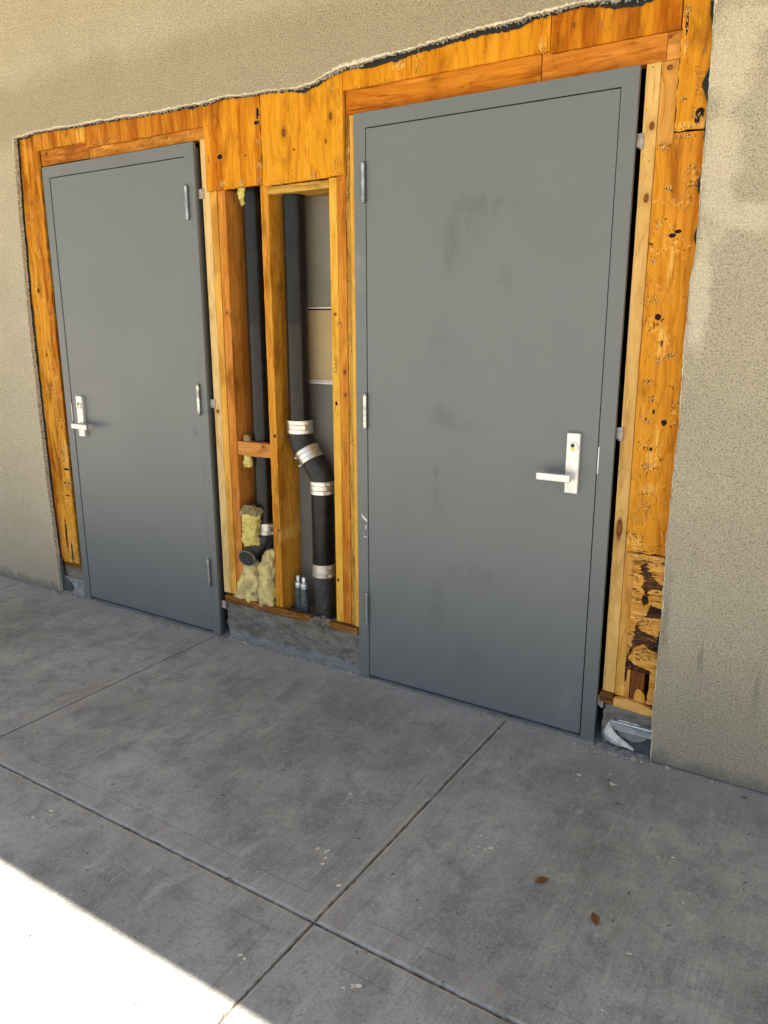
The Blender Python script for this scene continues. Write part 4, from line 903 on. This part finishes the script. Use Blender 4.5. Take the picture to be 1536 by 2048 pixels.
# ================================================================ DOORS
def hinge(x, zc, parent):
    bm = bmesh.new(); r_ = .0084; y = -.0080; h = .122
    z = zc-h/2
    for k in range(5):
        L = h/5; cyl(bm, (x, y, z+k*L+.0010), (x, y, z+(k+1)*L-.0010), r_*(1.0 if k % 2 == 0 else .90), seg=20)
    for s in (-1, 1): bmesh.ops.create_uvsphere(bm, u_segments=14, v_segments=8, radius=.0068, matrix=Matrix.Translation((x, y, zc+s*(h/2+.003))))
    cyl(bm, (x, y, z), (x, y, z+h), r_*.7, seg=14); B(bm, x-.0018, x+.0018, y+.004, .006, z, z+h)
    o = link('hinge', bm, mat_hinge, parent, True)
    return o
def door(X0, sgn, label):
    """X0 = hinge-side outer face of the frame, sgn = +1 when the handle lies to the right"""
    W, Hh, FW = 1.010, 2.184, .0495
    def xx(a, b): return (X0+a, X0+b) if sgn > 0 else (X0-b, X0-a)
    d = thing('metal_door', label, 'door', (X0+sgn*W/2, 0, 0), 'grey steel doors in the opened wall')
    fr = bmesh.new(); zt = Hh-.0005
    U = [(0, -.004), (FW, -.004), (FW, zt-FW), (W-FW, zt-FW), (W-FW, -.004), (W, -.004), (W, zt), (0, zt)]
    prism(fr, [(X0+sgn*a, b) for a, b in U], 0, .0155)
    bmesh.ops.bevel(fr, geom=[e for e in fr.edges if abs(e.verts[0].co.y) < 1e-5 and abs(e.verts[1].co.y) < 1e-5], offset=.0016, segments=2, affect='EDGES', profile=.6)
    for a, b in ((.014, FW), (W-FW, W-.014)): B(fr, *xx(a, b), .0155, .0460, -.004, zt-FW)
    B(fr, *xx(.014, W-.014), .0155, .0460, zt-FW, zt-.014)
    for a, b in ((FW-.001, FW+.016), (W-FW-.016, W-FW+.001)): B(fr, *xx(a, b), .0465, .135, -.004, Hh-FW-.016)
    B(fr, *xx(FW-.001, W-FW+.001), .0470, .135, Hh-FW-.0155, Hh-FW+.003)
    # carve the hollow of the outer return so that the gap beside the frame stays open
    frame = link('door_frame', fr, mat_frame, d)
    # the far jamb parts are deeper than the return: sharp back edge
    for z in (1.983, 1.108, .158):
        an = bmesh.new()
        for s in ((0,) if sgn < 0 else (1,)):
            x0, x1 = (X0+.0, X0+.027) if sgn < 0 else (X0+W, X0+W+.014)
            B(an, x0+.0003, x1, .018, .026, z-.019, z+.019, .001); 
            if sgn > 0: B(an, x1-.006, x1+.006, .016, .030, z-.024, z+.020, .002)
        link('wall_anchor', an, mat_shim, frame)
    g = .0045; lf = bmesh.new(); B(lf, *xx(FW+.0026, W-FW-g), .0025, .0445, .017, Hh-FW-g-.0005, .0010, 2)
    leaf = link('door_leaf', lf, mat_leaf, d)
    for zc in (1.951, 1.125, .312): hinge(X0+sgn*(FW-.004), zc, d)
    # leaf bottom sweep shadow line and threshold
    th = bmesh.new(); B(th, *xx(FW, W-FW), .020, .130, -.003, .006, .001); link('threshold', th, mat_tar, d)
    # strike lip
    sx = W-FW+.0008; st = bmesh.new(); B(st, *xx(sx-.0014, sx+.0022), -.0022, .004, .972, 1.062, .0010); link('strike_lip', st, mat_steel, frame)
    # lever trim
    cx = W-FW-.0815; px = X0+sgn*cx
    lt = bmesh.new(); B(lt, px-.0225, px+.0225, -.0165, .0028, .899, 1.103, .0035, 3); plate = link('lock_plate', lt, mat_steel, d, True)
    cy = bmesh.new(); cyl(cy, (px+.0015, -.0160, 1.056), (px+.0015, -.0215, 1.056), .0180, .0170, 36); co = link('cylinder_collar', cy, mat_steel, plate, True)
    cy = bmesh.new(); cyl(cy, (px+.0015, -.0210, 1.0505), (px+.0015, -.0222, 1.0505), .0078, seg=24); link('key_core', cy, mat_brass, plate, True)
    cy = bmesh.new(); cyl(cy, (px+.0005, -.0210, 1.0625), (px+.0005, -.0224, 1.0625), .0068, seg=24); B(cy, px+.0008, px+.0022, -.0226, -.0215, 1.044, 1.052); link('core_hole', cy, mat_black, plate, True)
    lv = bmesh.new(); zc = .957
    cyl(lv, (px, -.016, zc), (px, -.024, zc), .0150, .0135, 28); cyl(lv, (px, -.022, zc), (px, -.058, zc), .0110, .0110, 28)
    t0, t1 = (px-sgn*.106, px+sgn*.011); B(lv, min(t0, t1), max(t0, t1), -.066, -.053, zc-.0125, zc+.0125, .0035, 3)
    r0, r1 = (px-sgn*.106, px-sgn*.094); B(lv, min(r0, r1), max(r0, r1), -.0655, -.024, zc-.012, zc+.012, .003, 3)
    link('lever', lv, mat_steel, d, True)
    return d
dR = door(0., 1, 'large grey steel door on the right with smudged hand and boot prints')
dL = door(-.802, -1, 'cleaner grey steel door on the left with its lever near the left edge')
fr = D.objects['door_frame']
# white paint scuffs on the right door's hinge jamb
bm = bmesh.new(); prism(bm, jag([(.018, .715), (.030, .704), (.047, .690), (.047, .682), (.032, .690), (.020, .704)], .004, .001, 90), -.0008, .0); link('paint_scuff', bm, mat_white, fr)
bm = bmesh.new(); prism(bm, jag([(.040, .668), (.044, .672), (.042, .655), (.036, .648)], .004, .001, 91), -.0008, .0); link('paint_scuff', bm, mat_white, fr)
bm = bmesh.new(); prism(bm, jag([(.030, .622), (.045, .620), (.044, .617), (.030, .619)], .004, .0008, 92), -.0008, .0); link('paint_scuff', bm, mat_white, fr)

# ================================================================ SMALL THINGS ON THE PAVEMENT
def dry_leaf(x, y, L, W_, ang, label):
    bm = bmesh.new(); c, s = math.cos(ang), math.sin(ang); rows = []
    for i in range(9):
        t = i/8; w_ = W_*math.sin(math.pi*min(1, t*1.02))**.8*.5+.0003; row = []
        for k in range(-2, 3):
            u = (t-.5)*L; v = w_*k/2; z = .0015+.006*abs(k/2)**1.3*math.sin(math.pi*t)+.004*(2*t-1)**2
            row.append(bm.verts.new((x+u*c-v*s, y+u*s+v*c, z)))
        rows.append(row)
    for i in range(8):
        for k in range(4): bm.faces.new((rows[i][k], rows[i][k+1], rows[i+1][k+1], rows[i+1][k]))
    tube(bm, [(x+L*.48*c, y+L*.48*s, .004), (x+L*.62*c, y+L*.62*s, .002)], .0007, 5)
    o = link('dry_leaf', bm, mat_leafdry, None, True); tag(o, label, 'leaf', 'fallen leaves on the pavement')
dry_leaf(1.112, -.770, .042, .022, 1.0, 'small brown leaf on the pavement, the one nearer the doors')
dry_leaf(1.277, -.831, .044, .020, 2.1, 'long brown leaf on the pavement, the lower right one')
dry_leaf(1.515, -.080, .016, .012, .3, 'tiny brown seed husk at the foot of the right stucco wall')
def rubble(name, spots_, label):
    bm = bmesh.new()
    for x, y, r_ in spots_:
        q = bmesh.ops.create_icosphere(bm, subdivisions=1, radius=r_, matrix=Matrix.Translation((x, y, r_*.5)) @ Matrix.Diagonal((random.uniform(.7, 1.5), random.uniform(.7, 1.3), random.uniform(.5, .9), 1)))
        for v in q['verts']: v.co += Vector((random.uniform(-1, 1), random.uniform(-1, 1), random.uniform(-.6, .6)))*r_*.25
    o = link(name, bm, mat_crumb); o['label'] = label; o['category'] = 'debris'; o['kind'] = 'stuff'
sp_ = []
for k in range(520):
    x = random.uniform(-2.3, 1.55); y = -.030-abs(random.gauss(0, .012)); 
    if random.random() < .5: x = random.choice((1.02, 1.1, 1.18, -2.05, -2.0, -.78, -.70, -.05, .0))+random.gauss(0, .035); y -= abs(random.gauss(0, .008))
    if -.76 < x < .0: y += .035
    sp_.append((x, y, random.uniform(.0012, .0045) if random.random() < .88 else random.uniform(.005, .008)))
rubble('mortar_crumbs', sp_, 'loose mortar crumbs scattered along the foot of the wall')
bm = bmesh.new()                          # twig bits and grit
for k in range(150):
    x, y = random.uniform(-2, 2.0), random.uniform(-1.7, -.05); L = random.uniform(.003, .016); a = random.uniform(0, 6.28); cv = random.uniform(-.5, .5)
    tube(bm, [(x, y, .0012), (x+L*.5*math.cos(a), y+L*.5*math.sin(a), .002), (x+L*math.cos(a+cv), y+L*math.sin(a+cv), .0012)], random.uniform(.0005, .0012), 5)
o = link('twig_bits', bm, mat_black); o['label'] = 'tiny dark twig bits and grit strewn over the pavement'; o['category'] = 'debris'; o['kind'] = 'stuff'
bm = bmesh.new()                          # white droppings of paint
def splat(cx, cy, n, spread, big):
    for k in range(n):
        x, y = cx+random.gauss(0, spread), cy+random.gauss(0, spread); r_ = big*random.uniform(.15, 1)**1.6; a = random.uniform(0, 6.28); ex = random.uniform(1, 2.6)
        pts = [(r_*ex*math.cos(q*.785)*(1+random.uniform(-.3, .3)), r_*math.sin(q*.785)*(1+random.uniform(-.3, .3))) for q in range(8)]
        bm.faces.new([bm.verts.new((x+u*math.cos(a)-v*math.sin(a), y+u*math.sin(a)+v*math.cos(a), .0009)) for u, v in pts])
for a in ((.542, -.977, 8, .014, .006), (.565, -1.01, 6, .012, .005), (.607, -1.39, 5, .010, .005), (.874, -1.329, 9, .016, .006), (.65, -1.065, 3, .01, .005), (.512, -1.14, 4, .012, .004), (1.046, -.235, 7, .012, .005), (1.142, -.20, 6, .02, .004), (.92, -.714, 6, .018, .004), (-.271, -1.282, 3, .01, .006), (.707, -1.167, 2, .008, .006), (1.0, -1.35, 4, .05, .003), (.3, -.75, 6, .05, .003), (1.3, -.95, 5, .15, .002), (.85, -1.0, 5, .1, .002), (1.48, -.62, 4, .1, .003)): splat(*a)
o = link('paint_splatter', bm, mat_white); o['label'] = 'small white paint and plaster spatters on the pavement'; o['category'] = 'debris'; o['kind'] = 'stuff'
# cement smear along the wall foot
bm = bmesh.new(); prv = None
for i in range(364):
    x = -2.35+i*.0098; w_ = .018+.012*nz(x, 61, 6)+.007*nz(x, 62, 40); base = .012 if -.78 < x < 1.02 or -2.0 < x < -1.8 else -.019
    if 1.03 < x < 1.2: base = .004; w_ += .012
    dz = .0022 if (0 < x < 1.01 or -1.82 < x < -.80) else .006
    if dz < .003: base = .004+.010*nz(x, 66, 8)
    row = [bm.verts.new((x, base, dz+.3*dz*nz(x, 63, 30))), bm.verts.new((x, base-w_*.5, dz*.75+.0015*nz(x, 64, 50))), bm.verts.new((x, base-w_, -.001))]
    if prv:
        for k in range(2): bm.faces.new((prv[k], prv[k+1], row[k+1], row[k]))
    prv = row
o = link('cement_smear', bm, plain('cement_smear', (.25, .26, .275), .85, 0, .4, 50, .002, (.12, .125, .13)), None, True, origin=Vector((0, 0, 0))); o['kind'] = 'structure'
